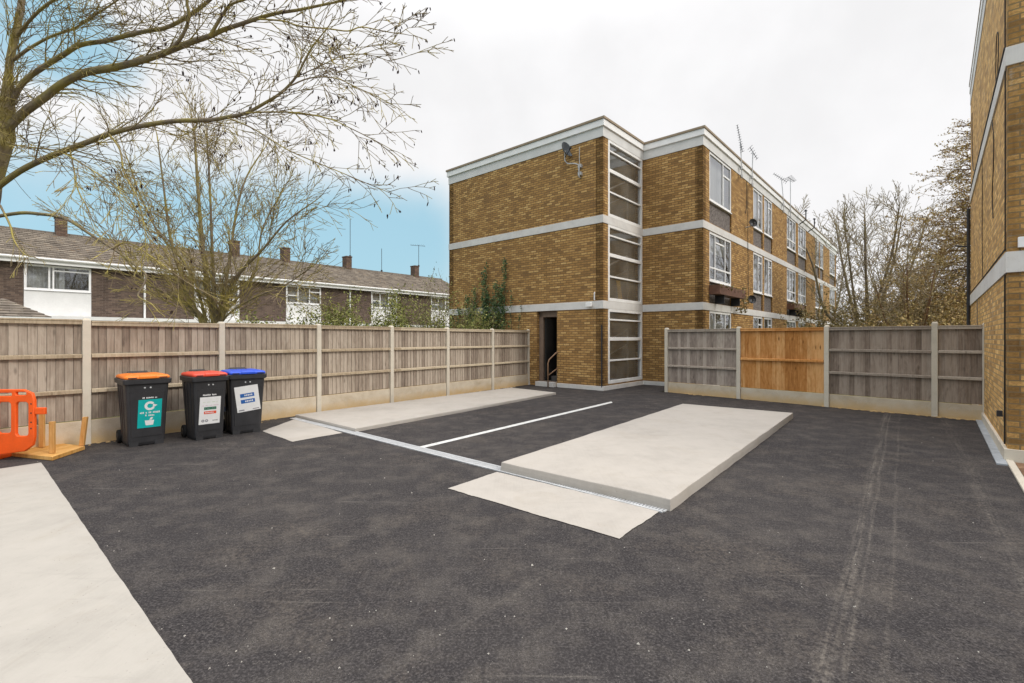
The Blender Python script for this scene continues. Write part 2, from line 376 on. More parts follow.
M['interior'] = plain('interior_paint', (.34, .31, .27, 1), .8, .2, .08, 1)
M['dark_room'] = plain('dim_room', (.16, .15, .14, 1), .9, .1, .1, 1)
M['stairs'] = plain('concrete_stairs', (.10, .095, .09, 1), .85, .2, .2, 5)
M['yellow'] = plain('yellow_board', (.70, .42, .02, 1), .6, .3, .06, 3)
M['curtain'] = None
M['spandrel'] = plain('pebble_spandrel', (.17, .15, .14, 1), .9, .2, .9, 18)
M['grass'] = plain('rough_grass', (.07, .085, .03, 1), .95, .1, .5, 1.2)
M['sand'] = plain('sandy_spoil', lin(196, 168, 122, .85), .95, .1, .3, 14)
M['chip'] = plain('pale_stone_chip', (.5, .47, .42, 1), .9, .2, .2, 20)
M['paving'] = brick('block_paving', [(0, lin(96, 72, 58)), (.5, lin(138, 106, 82)), (1, lin(168, 138, 110))], lin(120, 104, 86), .2, .1)
M['pot'] = plain('lead_flashing', (.2, .2, .21, 1), .7, .3, .2, 5)

def curtain():
    g = G('net_curtain', .9, .1); uv = g.uv(); x, y, _ = g.sep(uv)
    n = g.noise(g.comb(g.math('MULTIPLY', x, 14.), g.math('MULTIPLY', y, .3), 0.), 1, 3); 
    g.color(g.ramp(n, [(.3, (.62, .63, .63, 1)), (.7, (.84, .85, .84, 1))])); g.bump(n, .6, .03); return g.mat
M['curtain'] = curtain()
def glass(name, tint, refl=.06):
    g = G(name); tr = g.n('ShaderNodeBsdfTransparent'); tr.inputs[0].default_value = tint
    gl = g.n('ShaderNodeBsdfGlossy'); gl.inputs['Roughness'].default_value = .015; gl.inputs['Color'].default_value = (.95, .97, 1, 1)
    fr = g.n('ShaderNodeFresnel'); fr.inputs[0].default_value = 1.5; mx = g.n('ShaderNodeMixShader')
    g.l(g.math('ADD', fr.outputs[0], refl, True), mx.inputs[0]); g.l(tr.outputs[0], mx.inputs[1]); g.l(gl.outputs[0], mx.inputs[2]); g.l(mx.outputs[0], g.out.inputs['Surface'])
    return g.mat
M['glass'] = glass('window_glass', (.9, .92, .92, 1), .16); M['glass_stair'] = glass('wired_glass', (.93, .93, .9, 1), .15)
_nt = M['glass_stair'].node_tree; _o = [n for n in _nt.nodes if n.type == 'OUTPUT_MATERIAL'][0]; _src = _o.inputs[0].links[0].from_socket
_d = _nt.nodes.new('ShaderNodeBsdfDiffuse'); _d.inputs[0].default_value = (.50, .48, .43, 1); _m = _nt.nodes.new('ShaderNodeMixShader'); _nz = _nt.nodes.new('ShaderNodeTexNoise'); _nz.inputs['Scale'].default_value = 2.2; _nz.inputs['Detail'].default_value = 6
_r = _nt.nodes.new('ShaderNodeMapRange'); _nt.links.new(_nz.outputs['Fac'], _r.inputs[0]); _r.inputs[1].default_value = .3; _r.inputs[2].default_value = .7; _r.inputs[3].default_value = .06; _r.inputs[4].default_value = .24
_nt.links.new(_r.outputs[0], _m.inputs[0]); _nt.links.new(_src, _m.inputs[1]); _nt.links.new(_d.outputs[0], _m.inputs[2]); _nt.links.new(_m.outputs[0], _o.inputs[0])

def bark(name, lo, hi, moss=None, amt=.5):
    g = G(name, .9, .15); uv = g.uv(); ob = g.obj()
    n = g.noise(g.uv(scale=(18, 5, 1)), 1, 5, .65); m = g.noise(ob, 2.3, 5, .6)
    c = g.ramp(n, [(.3, lo), (.7, hi)])
    if moss: c = g.mix(g.math('MULTIPLY', g.ramp(m, [(.42, 0), (.62, 1)]), amt), c, moss)
    g.color(c); g.bump(n, .6, .01); return g.mat
M['bark_moss'] = bark('mossy_bark', (.12, .095, .068, 1), (.30, .245, .18, 1), (.33, .28, .075, 1), .7)
M['bark_twig'] = bark('twig_bark', (.16, .122, .08, 1), (.34, .265, .165, 1), (.56, .47, .11, 1), .7)
M['bark_grey'] = bark('grey_bark', (.10, .08, .062, 1), (.22, .18, .14, 1), (.19, .16, .06, 1), .6)
M['bark_far'] = bark('far_bark', (.14, .11, .08, 1), (.32, .26, .18, 1), (.29, .24, .09, 1), .7)
M['bark_red'] = bark('reddish_bark', (.12, .062, .038, 1), (.22, .13, .08, 1), (.15, .11, .05, 1), .4)
M['bark_rust'] = bark('rusty_twig_bark', (.20, .135, .075, 1), (.42, .30, .17, 1), (.36, .30, .11, 1), .6)
M['catkin'] = plain('alder_cones', (.045, .028, .024, 1), .9, .1, .4, 8)
def leaf(name, stops):
    g = G(name, .65, .3); ge = g.n('ShaderNodeNewGeometry'); c = g.ramp(ge.outputs['Random Per Island'], stops)
    g.color(c); return g.mat
M['leaf_ivy'] = leaf('ivy_leaf', [(0, (.025, .052, .02, 1)), (.5, (.055, .105, .038, 1)), (1, (.13, .18, .06, 1))])
M['leaf_hedge'] = leaf('hedge_leaf', [(0, (.11, .13, .03, 1)), (.5, (.22, .24, .06, 1)), (1, (.36, .35, .12, 1))])
M['leaf_bud'] = leaf('bud_leaf', [(0, (.24, .155, .065, 1)), (.5, (.37, .275, .10, 1)), (.85, (.45, .36, .14, 1)), (1, (.55, .36, .19, 1))])
M['leaf_bush'] = leaf('bush_leaf', [(0, (.13, .105, .035, 1)), (.5, (.23, .19, .07, 1)), (1, (.36, .28, .14, 1))])
def tile_mat():
    g = G('roof_tiles', .9, .15); uv = g.uv()
    t = g.n('ShaderNodeTexBrick'); g.l(uv, t.inputs['Vector']); t.inputs['Scale'].default_value = 1
    t.inputs['Color1'].default_value = (0, 0, 0, 1); t.inputs['Color2'].default_value = (1, 1, 1, 1); t.inputs['Mortar'].default_value = (0, 0, 0, 1)
    t.inputs['Mortar Size'].default_value = .008; t.inputs['Brick Width'].default_value = .33; t.inputs['Row Height'].default_value = .3
    n = g.noise(uv, 1.1, 6, .65); f = g.noise(uv, 14, 4)
    k = g.math('ADD', g.math('MULTIPLY', t.outputs['Color'], .35), g.math('ADD', g.math('MULTIPLY', n, .4), g.math('MULTIPLY', f, .3)))
    c = g.ramp(k, [(.25, lin(84, 77, 70)), (.5, lin(120, 111, 101)), (.8, lin(150, 140, 126))])
    c = g.mix(g.ramp(g.noise(uv, 2.2, 5, .7), [(.58, 0), (.7, .55)]), c, lin(150, 116, 74))
    c = g.mix(g.math('MULTIPLY', t.outputs['Fac'], .7), c, (.03, .028, .026, 1))
    g.color(c); g.bump(g.math('ADD', f, g.math('MULTIPLY', t.outputs['Fac'], -1.)), .5, .01); return g.mat
M['tiles'] = tile_mat()

# ------------------------------------------------------------------ frames of the place
BX = Vector((.7510, -.6603, 0)); BY = Vector((.6603, .7510, 0)); BROT = math.atan2(-.6603, .7510)
L0, L1 = Vector((-6.43, 7.26, 0)), Vector((.584, 16.55, 0))      # left fence line
FD = (L1-L0).normalized(); FN = Vector((FD.y, -FD.x, 0)); FROT = math.atan2(FD.y, FD.x)
Q0, Q1 = Vector((4.59, 14.25, 0)), Vector((9.12, 9.25, 0))       # right fence line
QD = (Q1-Q0).normalized(); QROT = math.atan2(QD.y, QD.x)
C0 = Vector((2.76, 14.60, 0)); K0 = Vector((6.45, 6.26, 0))

def sheet(name, pts, z, mat, kind='structure', rag=0):
    if rag:                                              # hand-laid edge: small wander along every side
        q = []
        for i in range(len(pts)):
            a, b = Vector((pts[i][0], pts[i][1], 0)), Vector((pts[(i+1) % len(pts)][0], pts[(i+1) % len(pts)][1], 0)); k = max(2, int((b-a).length/.05)); d = (b-a).normalized(); n = Vector((d.y, -d.x, 0))
            for j in range(k):
                p = a+(b-a)*j/k; q.append(p+n*(mnoise.noise(p*3.1)*rag+mnoise.noise(p*13)*rag*.6))
        pts = q
    mb = MB(); mb.face([(p[0], p[1], z) for p in pts]); return tag(mb.build(name, mat), kind=kind)
# ------------------------------------------------------------------ ground
sheet('ground', [(-300, -120), (300, -120), (300, 400), (-300, 400)], -.03, M['grass'])
asp = [L0+FD*11.62-FN*.02, (2.3, 15.3), (4.2, 16.9), (5.9, 15.4), Q0-QD*.3, Q1+Vector((.02, .02, 0)), K0+BY*4.0, K0-BX*.0, K0-BY*22, K0-BY*22-BX*9, L0-FD*14]
sheet('asphalt', [(p[0], p[1]) for p in asp], 0, M['asphalt'])
e0 = Vector((-6.03, 6.16, 0)); ed = Vector((.756, -.654, 0))
sheet('concrete_path', [e0, e0+ed*9.5, e0+ed*9.5-FD*3.2, e0-FD*3.2], .006, M['path'], rag=.004)
sheet('paving', [K0-BY*.05+BX*.06, K0-BY*.05+BX*8, K0-BY*10+BX*8, K0-BY*10+BX*.06], .004, M['paving'])
mb = MB(); mb.obox(K0-BY*.02-BX*.02+Vector((0, 0, -.02)), -BY*12, BX*.07, Vector((0, 0, .045))); mb.build('kerb_edging', M['post'], bevel=.006, kind='structure')

def slab(name, top, z, mat, tap=.02):
    mb = MB(); n = len(top); c = sum((Vector(p) for p in top), Vector())/n
    ring = []
    for i in range(n):                                   # resample with a slightly hand-cast edge
        a, b = Vector(top[i]), Vector(top[(i+1) % n]); k = max(2, int((b-a).length/.12))
        d = (b-a).normalized(); nn = Vector((d.y, -d.x, 0))
        for j in range(k):
            p = a+(b-a)*j/k
            ring.append(p+nn*(mnoise.noise(p*2.3)*.012 if j else 0))
    def lev(off, zz): return [Vector((p.x+(p-c).x/(p-c).length*off, p.y+(p-c).y/(p-c).length*off, zz+mnoise.noise(p*3)*.003)) for p in ring]
    mb.loft([lev(0.012, -.01), lev(.008, z*.5), lev(0, z-.009), lev(-.004, z-.002), lev(-.012, z)], cap0=False)
    return mb.build(name, mat, kind='structure')
slab('raised_parking_slab', [(1.465, 4.45, 0), (5.6, 9.59, 0), (3.88, 10.93, 0), (-.126, 5.78, 0)], .108, M['concrete'])
slab('low_parking_slab', [(-2.66, 8.18, 0), (1.24, 13.6, 0), (-.03, 14.96, 0), (-4.36, 9.68, 0)], .06, M['concrete'])
def pg(*q): return [gnd(x, y) for x, y in q]
sheet('concrete_apron', [(p.x, p.y) for p in pg((448, 489), (619, 539.5), (660, 511.5), (497, 472.5))], .007, M['concrete'], rag=.012)
sheet('concrete_apron', [(p.x, p.y) for p in pg((262, 431.5), (292.6, 442), (343, 433.2), (296, 419))], .007, M['concrete'], rag=.012)
sheet('parking_line', [(p.x, p.y) for p in pg((413.2, 448.3), (611.3, 401.6), (612.5, 402.9), (416, 450.0))], .004, M['line'])

# slot drain across the bays: channel frame and grating
D0, D1 = gnd(294, 418.2), gnd(666, 510.5); dd = (D1-D0).normalized(); dn = Vector((-dd.y, dd.x, 0)); DL = (D1-D0).length
t = thing('drain_channel', 'long narrow galvanised drain channel across the yard between tarmac and slabs', 'drain', D0, math.atan2(dd.y, dd.x))
w = .17
mb = MB(); mb.box(0, DL, -w/2, -w/2+.03, -.03, .011); mb.box(0, DL, w/2-.03, w/2, -.03, .011); mb.box(0, DL, -w/2+.03, w/2-.03, -.04, -.028)
mb.build('channel_frame', M['galv'], t)
mb = MB(); x = .0
while x < DL:
    mb.box(x, x+.018, -w/2+.032, w/2-.032, -.006, .009); x += .033
for y in (-.025, 0, .025): mb.box(0, DL, y-.004, y+.004, -.004, .0075)
mb.build('grating', M['galv'], t)
# scattered stone chips on the tarmac (uncountable litter) and sandy spoil along the fences
mb = MB()
for i in range(200):
    px, py = rnd.uniform(20, 1000), 395+280*rnd.random()**1.3
    p = gnd(px, py); r = rnd.uniform(.003, .008) if rnd.random() < .93 else rnd.uniform(.008, .014)
    if (p-L0).dot(FN) < .1 or (p-K0).dot(BX) > -.3 or (p-Q0).dot(Vector((QD.y, -QD.x, 0))) < .05: continue
    a = [Vector((math.cos(k*2.1+i)*r*rnd.uniform(.6, 1.2), math.sin(k*2.1+i)*r*rnd.uniform(.6, 1.2), 0)) for k in range(3)]
    top = p+Vector((0, 0, r*.9))
    for k in range(3): mb.face([p+a[k], p+a[(k+1) % 3], top])
mb.build('stone_chips', M['chip'], kind='stuff')
def spoil(a, d, n, L, wmax, amt=1):
    mb = MB(); s = 0
    while s < L:
        k = max(0, mnoise.noise(Vector((s*.9, a.x, 0)))+.32)*amt
        if k > .05:
            for _ in range(int(14*k)+2):
                p = a+d*(s+rnd.uniform(0, .2))+n*(rnd.random()**2*wmax*(.4+k)); r = rnd.uniform(.015, .05)
                q = [p+Vector((math.cos(j*1.26+s)*r*rnd.uniform(.5, 1.1), math.sin(j*1.26+s)*r*rnd.uniform(.5, 1.1), .003)) for j in range(5)]
                top = p+Vector((0, 0, r*rnd.uniform(.25, .6)))
                for j in range(5): mb.face([q[j], q[(j+1) % 5], top])
        s += .15
    return mb
mb = spoil(L0-FD*2, FD, FN, 14, .3); mb2 = spoil(Q0, QD, -Vector((-QD.y, QD.x, 0)), 6.6, .16, .8)
mb.v.extend([]); mb.build('sandy_spoil', M['sand'], kind='stuff'); mb2.build('sandy_spoil', M['sand'], kind='stuff')

# ------------------------------------------------------------------ fences
def fence_panel(par, x0, x1, zb, zt, rails, mb_mat, rail_mat, face=-1, label=None, cap=True):
    mb = MB(); x = x0
    bi = rnd.randrange(1000)
    while x < x1-.01:                                   # feather-edged boards, each lapping the next
        b = min(x+.0965, x1); j = rnd.uniform(-.006, .006); bi += 1
        y0, y1 = -.005+rnd.uniform(-.004, .003), .008+rnd.uniform(-.003, .003)
        lo = [Vector((x+.001, y0, zb)), Vector((b-.001, y1, zb)), Vector((b-.001, .03, zb)), Vector((x+.001, .03, zb))]
        hi = [q+Vector((0, 0, zt-zb+j-.02)) for q in lo]
        P = lo+hi; u = bi*.0965+.004; v = rnd.uniform(0, 50)
        for q in ((0, 1, 5, 4), (1, 2, 6, 5), (2, 3, 7, 6), (3, 0, 4, 7), (4, 5, 6, 7)):
            mb.face([P[i] for i in q], [(u+(P[i].x-x)*.9, P[i].z+v) for i in q])
        x = b
    pan = mb.build('fence_panel', mb_mat, par)
    if label: pan['label'] = label
    for z in rails:
        r = MB(); sag = rnd.uniform(-.006, .006)
        r.obox((x0+.003, -.058, z-.026), (x1-x0-.006, 0, sag), (0, .04, .012), (0, 0, .05)); r.build('rail', rail_mat, pan, bevel=.004)
    if cap:
        r = MB(); r.obox((x0+.003, -.056, zt-.055), (x1-x0-.006, 0, 0), (0, .04, .01), (0, 0, .05)); r.box(x0+.003, x1-.003, -.064, .045, zt-.004, zt+.02); r.build('capping', rail_mat, pan, bevel=.004)
    return pan
def post(par, x, h, mat):
    mb = MB(); a = .05
    mb.loft([[Vector((x-a, -.055, -.02)), Vector((x+a, -.055, -.02)), Vector((x+a, .055, -.02)), Vector((x-a, .055, -.02))],
             [Vector((x-a, -.055, h-.03)), Vector((x+a, -.055, h-.03)), Vector((x+a, .055, h-.03)), Vector((x-a, .055, h-.03))],
             [Vector((x-a+.02, -.03, h)), Vector((x+a-.02, -.03, h)), Vector((x+a-.02, .03, h)), Vector((x-a+.02, .03, h))]])
    return mb.build('post', mat, par, bevel=.006)
def on_line(px, a, d):
    r = (px-CX)/F; return (r*a.y-a.x)/(d.x-r*d.y)
fl = thing('fence', 'long weathered brown closeboard fence with concrete posts behind the wheelie bins', 'fence', L0, FROT)
ps = [on_line(p, L0, FD) for p in (86, 221, 318, 391, 447, 492, 529)]; ps[-1] -= .03
ps = [ps[0]-1.93*3, ps[0]-1.93*2, ps[0]-1.93]+ps
for i, x in enumerate(ps): post(fl, x, 1.90+rnd.uniform(-.008, .012), M['post'])
for a, b in zip(ps[:-1], ps[1:]):
    fence_panel(fl, a+.052, b-.052, .37, 1.85+rnd.uniform(-.012, .008), (.80, 1.33), M['fence'], M['rail'])
    g_ = MB(); g_.box(a+.053, b-.053, -.024, .024, -.02, .36); g_.build('gravel_board', M['gravel_board'], fl, bevel=.006)
fr = thing('fence', 'shorter boarded fence with one bright orange panel closing the far right of the yard', 'fence', Q0, QROT)
qs = [0, on_line(739, Q0, QD), on_line(827, Q0, QD), on_line(935, Q0, QD), (Q1-Q0).length]
for i, x in enumerate(qs): post(fr, x, 1.9+(.03 if i == 3 else 0), M['post'])
sty = [('fence_grey', 'rail_grey', (.78, 1.30), None), ('fence_new', 'rail_new', (1.05,), 'newer bright orange timber panel'), ('fence_dark', 'rail_grey', (.80, 1.32), None), ('fence_dark', 'rail_grey', (.80, 1.32), None)]
for (a, b), (m, rm, rails, lb) in zip(zip(qs[:-1], qs[1:]), sty):
    fence_panel(fr, a+.052, b-.052, .31, 1.83, rails, M[m], M[rm], label=lb)
    g_ = MB(); g_.box(a+.053, b-.053, -.024, .024, -.02, .30); g_.build('gravel_board', M['gravel_board'], fr, bevel=.006)

# ------------------------------------------------------------------ windows
def pv_window(par, X, y0, y1, z0, z1, bars=(), hbars=(), rec=.012, curtain=.0, sub='window', mat='upvc', fw=.085, side='x', glz='glass'):
    """window in a wall facing local +x at x=X (side 'x'); bars are fractions across, hbars fractions up (or (frac, f0, f1))"""
    f = MB(); a, b = X-rec-.05, X-rec
    f.box(a, b, y0+.002, y0+fw, z0+.002, z1-.002); f.box(a, b, y1-fw, y1-.002, z0+.002, z1-.002)
    f.box(a, b, y0+fw, y1-fw, z0+.002, z0+fw); f.box(a, b, y0+fw, y1-fw, z1-fw, z1-.002)
    W, H = y1-y0, z1-z0
    for q in bars:
        fr_, q0, q1 = q if hasattr(q, '__len__') else (q, 0, 1)
        f.box(a+.003, b-.003, y0+W*fr_-.03, y0+W*fr_+.03, z0+fw+(H-2*fw)*q0, z0+fw+(H-2*fw)*q1)
    for q in hbars:
        fr_, q0, q1 = q if hasattr(q, '__len__') else (q, 0, 1)
        f.box(a+.006, b-.006, y0+fw+(W-2*fw)*q0, y0+fw+(W-2*fw)*q1, z0+H*fr_-.03, z0+H*fr_+.03)
    f.box(a-.02, X+.03, y0+.002, y1-.002, z0-.03, z0-.001)
    w_ = f.build(sub, M[mat], par, bevel=.004)
    p = MB(); p.face([(a+.02, y0+fw, z0+fw), (a+.02, y1-fw, z0+fw), (a+.02, y1-fw, z1-fw), (a+.02, y0+fw, z1-fw)]); p.build('pane', M[glz], w_)
    if curtain:
        c = MB(); n = 24; zc = z0+fw+(H-2*fw)*(1-curtain)
        for side_ in ((0, .5), (.5, 1)) if curtain == 1 else ((0, 1),):
            s0, s1 = side_
            for k in range(n):
                u0, u1 = y0+W*(s0+(s1-s0)*k/n), y0+W*(s0+(s1-s0)*(k+1)/n)
                d0, d1 = .02*math.sin(k*1.9), .02*math.sin((k+1)*1.9)
                c.face([(a-.16+d0, u0, zc), (a-.16+d1, u1, zc), (a-.16+d1, u1, z1), (a-.16+d0, u0, z1)])
        c.build('curtain', M['curtain'], w_)
    return w_

# ------------------------------------------------------------------ block of flats
bl = thing('apartment_block', 'three storey yellow brick flats with white bands and a glazed stair tower', 'building', C0, BROT)
W0, S1, X1, Y1 = -7.02, 2.67, 2.04, 30.07
plan = [(W0, Y1), (W0, 0), (0, 0), (0, S1), (X1, S1), (X1, Y1)]
ZB = [(2.50, 2.74), (5.11, 5.35)]; ZT = 7.73
doorh = (W0*-1-2.548, W0*-1-1.715, .15, 2.5)
stairz = [(.18, 2.5), (2.745, 5.11), (5.355, 7.73)]
sh = [(.30, 2.60, a, b) for a, b in stairz]
r0 = lambda px: on_line(px, C0+BX*X1+BY*S1, BY)+S1
colsY = [(709.5, 731.4), (753.3, 762.7), (764.2, 772.3), (786.9, 795.9), (798.2, 806), (815.4, 819.2), (820, 823.3), (829.6, 835.6)]
colsY = [(r0(a), r0(b)) for a, b in colsY]; colsY[-1] = (colsY[-1][0], Y1-.6)
zwin = [(.95, 2.5), (3.47, 5.105), (6.10, 7.73)]
fh = []
for a, b in colsY:
    for k, (z0, z1) in enumerate(zwin): fh.append((a-S1, b-S1, z0-(.0 if k == 0 else .72), z1))
wl = MB()
wl.wall(plan[0], plan[1], 0, 8.2); wl.wall(plan[1], plan[2], 0, 8.2, holes=[doorh]); wl.wall(plan[2], plan[3], 0, 8.2, holes=sh)
wl.wall(plan[3], plan[4], 0, 8.2); wl.wall(plan[4], plan[5], 0, 8.2, holes=fh); wl.wall(plan[5], plan[0], 0, 8.2)
wl.build('wall', M['brick'], bl)
for z0, z1 in ZB: MB().ring(plan, z0, z1, .018, .05).build('concrete_band', M['band'], bl, bevel=.004)
MB().ring(plan, 7.73, 8.03, .02, .1).build('fascia', M['fascia'], bl)
MB().ring(plan, 8.03, 8.23, .07, .1).build('fascia_board', M['white'], bl, bevel=.006)
MB().ring(plan, 8.232, 8.30, .10, .2).build('roof_trim', M['trim_brown'], bl)
MB().box(W0+.2, X1-.2, S1, Y1-.2, 8.05, 8.2).box(W0+.2, -.2, .2, S1, 8.05, 8.2).build('roof', M['pot'], bl)
MB().ring([(W0, Y1), (W0, 0), (-2.86, 0)], -.02, .13, .035, .05).ring([(-2.5, 0), (-1.74, 0)], -.02, .148, .16, .05).ring([(-1.70, 0), (0, 0), (0, S1), (X1, S1), (X1, Y1)], -.02, .13, .035, .05).build('plinth', M['band'], bl, bevel=.004)
# corner strip of soldier brick is part of the wall; stair glazing
for z0, z1 in stairz:
    H = z1-z0; f = MB(); y0, y1 = .30, 2.60
    hb = [.33, .93, 1.60] if H > 2.2 else [.3, .9, 1.55]
    a, b = -.10, .012
    f.box(a, b, y0+.002, y0+.09, z0+.004, z1-.004); f.box(a, b, y1-.09, y1-.002, z0+.004, z1-.004)
    f.box(a, b, y0+.09, y1-.09, z1-.085, z1-.004); f.box(a, b, y0+.09, y1-.09, z0+.004, z0+.10)
    for i, q in enumerate(hb):
        th = .055 if i == 1 else .026
        f.box(a+.004, b-.004, y0+.09, y1-.09, z1-q-th, z1-q+th)
    w_ = f.build('stair_window', M['white'], bl, bevel=.006)
    p = MB(); p.face([(-.05, y0+.09, z0+.1), (-.05, y1-.09, z0+.1), (-.05, y1-.09, z1-.085), (-.05, y0+.09, z1-.085)]); p.build('pane', M['glass_stair'], w_)
# stair hall seen through the glazing and the doorway
ih = MB()
ih.box(-3.4, -3.3, .26, 2.9, 0, 8.0); ih.box(-1.45, -1.32, .9, 2.70, .15, 8.0); ih.box(-3.3, -.27, 2.705, 2.80, 0, 8.0)
ih.build('hall_wall', plain('hall_brown_paint', lin(206, 194, 170), .8, .2, .12, 2), bl)
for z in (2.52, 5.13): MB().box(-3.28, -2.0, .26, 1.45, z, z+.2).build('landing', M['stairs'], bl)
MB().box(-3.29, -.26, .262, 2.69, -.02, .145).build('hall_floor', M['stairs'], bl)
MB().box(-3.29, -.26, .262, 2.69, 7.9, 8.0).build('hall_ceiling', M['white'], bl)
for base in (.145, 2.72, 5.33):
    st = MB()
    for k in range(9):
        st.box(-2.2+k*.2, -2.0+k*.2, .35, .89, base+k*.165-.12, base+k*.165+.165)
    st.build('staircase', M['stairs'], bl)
    MB().tube([(-1.2, 1.0, base+.95), (-.5, 2.5, base+1.75)], .03, 6).tube([(-1.2, 1.0, base+.45), (-.5, 2.5, base+1.25)], .02, 6).tube([(-.5, 2.5, base), (-.5, 2.5, base+1.75)], .03, 6).build('balustrade', M['white'], bl)
MB().obox((-.5, 1.85, 2.84), (0, .26, 0), (.03, 0, 0), (-.1, 0, .72)).build('yellow_board', M['yellow'], bl)
# front doorway frame, step rail
df = MB(); dx0, dx1 = -2.546, -1.717
df.box(dx0, dx0+.16, .12, .2, .15, 2.46); df.box(dx1-.05, dx1, .12, .2, .15, 2.46); df.box(dx0, dx1, .12, .2, 2.3, 2.498); df.box(dx0, dx1, .0, .24, .14, .158)
df.build('door_frame', plain('brown_door_frame', lin(126, 108, 94), .6, .3, .15, 5), bl, bevel=.004)
dl = MB(); dl.obox((dx0+.17, .22, .17), (-.10, .74, 0), (.045, .006, 0), (0, 0, 2.1)); dl.build('door', plain('dark_door', (.03, .028, .027, 1), .5, .3, .2, 4), bl)
hr = thing('handrail', 'bent brown tubular handrail beside the dark block entrance', 'handrail', C0, BROT)
def loc(v): d = Vector(v)-C0; return Vector((d.dot(BX), d.dot(BY), v[2]))
pb = gnd(548, 387.3); l0 = loc(pb)
hx = -1.66
MB().tube([(l0.x, l0.y, 0), (l0.x, l0.y, .78), (l0.x+.03, l0.y+.03, .90), (hx-.04, -.04, 1.13), (hx-.02, .0, 1.14)], .021, 10).build('top_rail', M['rusty'], hr, smooth=True)
MB().tube([(l0.x, l0.y, .38), (hx-.02, .0, .62)], .018, 10).build('lower_rail', M['rusty'], hr, smooth=True)
# security light, conduit, drip pipe on the end wall
sl = thing('security_light', 'small white security floodlight on the band above the entrance', 'lamp', C0, BROT)
MB().tube([(-.42, -.02, 2.62), (-.42, -.06, 2.62)], .05, 12).build('mount', M['white'], sl)
MB().loft([[Vector((-.52+.2*(k in (1, 2))+o*(1 if k in (0, 3) else -1), -.10-dy, 2.56+.13*(k in (2, 3))+(o if k in (0, 1) else -o))) for k in range(4)] for o, dy in ((.03, -.04), (0, .02), (.0, .07))]).build('lamp_head', M['white'], sl, bevel=.01)
MB().tube([(-.28, -.03, 2.76), (-.28, -.03, 2.98), (-.28, -.0, 3.0)], .02, 8).build('conduit', M['white'], bl)
MB().tube([(-.03, -.022, .1), (-.03, -.022, 2.0)], .02, 8).build('drainpipe', M['black_metal'], bl)
# facade windows and spandrel panels
cur = [[1, .35, 1], [1, .7, 1], [1, 1, 1], [1, 1, 1], [1, 1, 1], [1, .8, 1], [1, 1, 1], [1, 1, 1]]
for ci, (a, b) in enumerate(colsY):
    for k, (z0, z1) in enumerate(zwin):
        wide = (b-a) > 1.9
        if ci == 0: bars, hb = (((.26, 0, 1), (.72, 0, 1)) if k < 2 else ((.62, 0, 1),)), (((.28, 0, 1), (.82, .28, .7)) if k == 1 else ((.72, .63, .97),) if k == 2 else ((.6, .28, .7),))
        elif wide: bars, hb = ((.33, 0, 1), (.66, 0, 1)), ((.3, 0, 1),)
        else: bars, hb = ((.55, 0, 1),), ((.78, .56, .97),)
        pv_window(bl, X1, a, b, z0, z1, bars, hb, curtain=cur[ci][k])
        if k:
            s = MB(); s.box(X1-.13, X1-.055, a+.002, b-.002, z0-.715, z0-.034); s.build('spandrel_panel', M['spandrel'], bl)
rm = MB()
for k, z in enumerate((0.05, 2.52, 5.13)): rm.box(W0+.3, X1-.27, S1+.4, Y1-.3, z, z+.15)
rm.box(X1-3.1, X1-3.0, S1+.4, Y1-.3, .2, 8.0)
for y in (6.2, 11.5, 17.0, 23.2): rm.box(X1-3.0, X1-.27, y, y+.1, .2, 8.0)
rm.build('room_interior', M['interior'], bl)
# vertical grey downpipe on facade and wires
MB().tube([(X1+.04, r0(745.5), 7.7), (X1+.04, r0(745.5), 6.65), (X1+.04, r0(744.3), 6.4)], .012, 5).build('cable', M['cable'], bl)
MB().tube([(X1+.03, r0(747), 7.6), (X1+.03, r0(747), 5.4), (X1+.05, r0(747), 3.0)], .01, 5).build('cable', M['cable'], bl)

# window boxes under the middle windows (separate things hung on the wall)
def window_box(y0, y1, zz, label):
    wb = thing('window_box', label, 'planter', C0+BX*X1+BY*y0+Vector((0, 0, zz)), BROT, 'window boxes')
    L = y1-y0
    MB().box(0.005, .34, 0, L, 0, .03).box(.31, .34, 0, L, .03, .3).box(.005, .31, 0, .03, .03, .3).box(.005, .31, L-.03, L, .03, .3).build('box', M['planter_brown'], wb, bevel=.006)
    MB().box(.0, .30, L*.2, L*.2+.04, -.28, -.002).box(0, .30, L*.8, L*.8+.04, -.28, -.002).build('bracket', M['black_metal'], wb)
    lf = MB()
    for i in range(260):
        u = rnd.uniform(0, L) if i < 130 else L+rnd.gauss(-.1, .12)
        p = Vector((rnd.uniform(.1, .42), u, .28+rnd.gauss(0, .07) if i < 130 else .1-rnd.random()*.6)); leaf_quad(lf, p, rnd.uniform(.03, .06))
    lf.build('plant', M['leaf_bush'], wb, kind='stuff')
def leaf_quad(mb, p, s, n=None):
    n = Vector((rnd.gauss(0, 1), rnd.gauss(0, 1), rnd.gauss(0, 1))).normalized() if n is None else n
    a = n.orthogonal().normalized(); a.rotate(Matrix.Rotation(rnd.uniform(0, 6.28), 3, n)); b = n.cross(a)
    mb.face([p-a*s, p+b*s*.55+n*s*.15, p+a*s, p-b*s*.55+n*s*.15])
window_box(colsY[0][0]-.05, colsY[0][1]+.5, 3.02, 'brown window box with trailing plants under the nearest middle floor window')
window_box(colsY[3][0], colsY[3][1]+.4, 3.02, 'brown window box under a middle floor window farther down the flats')

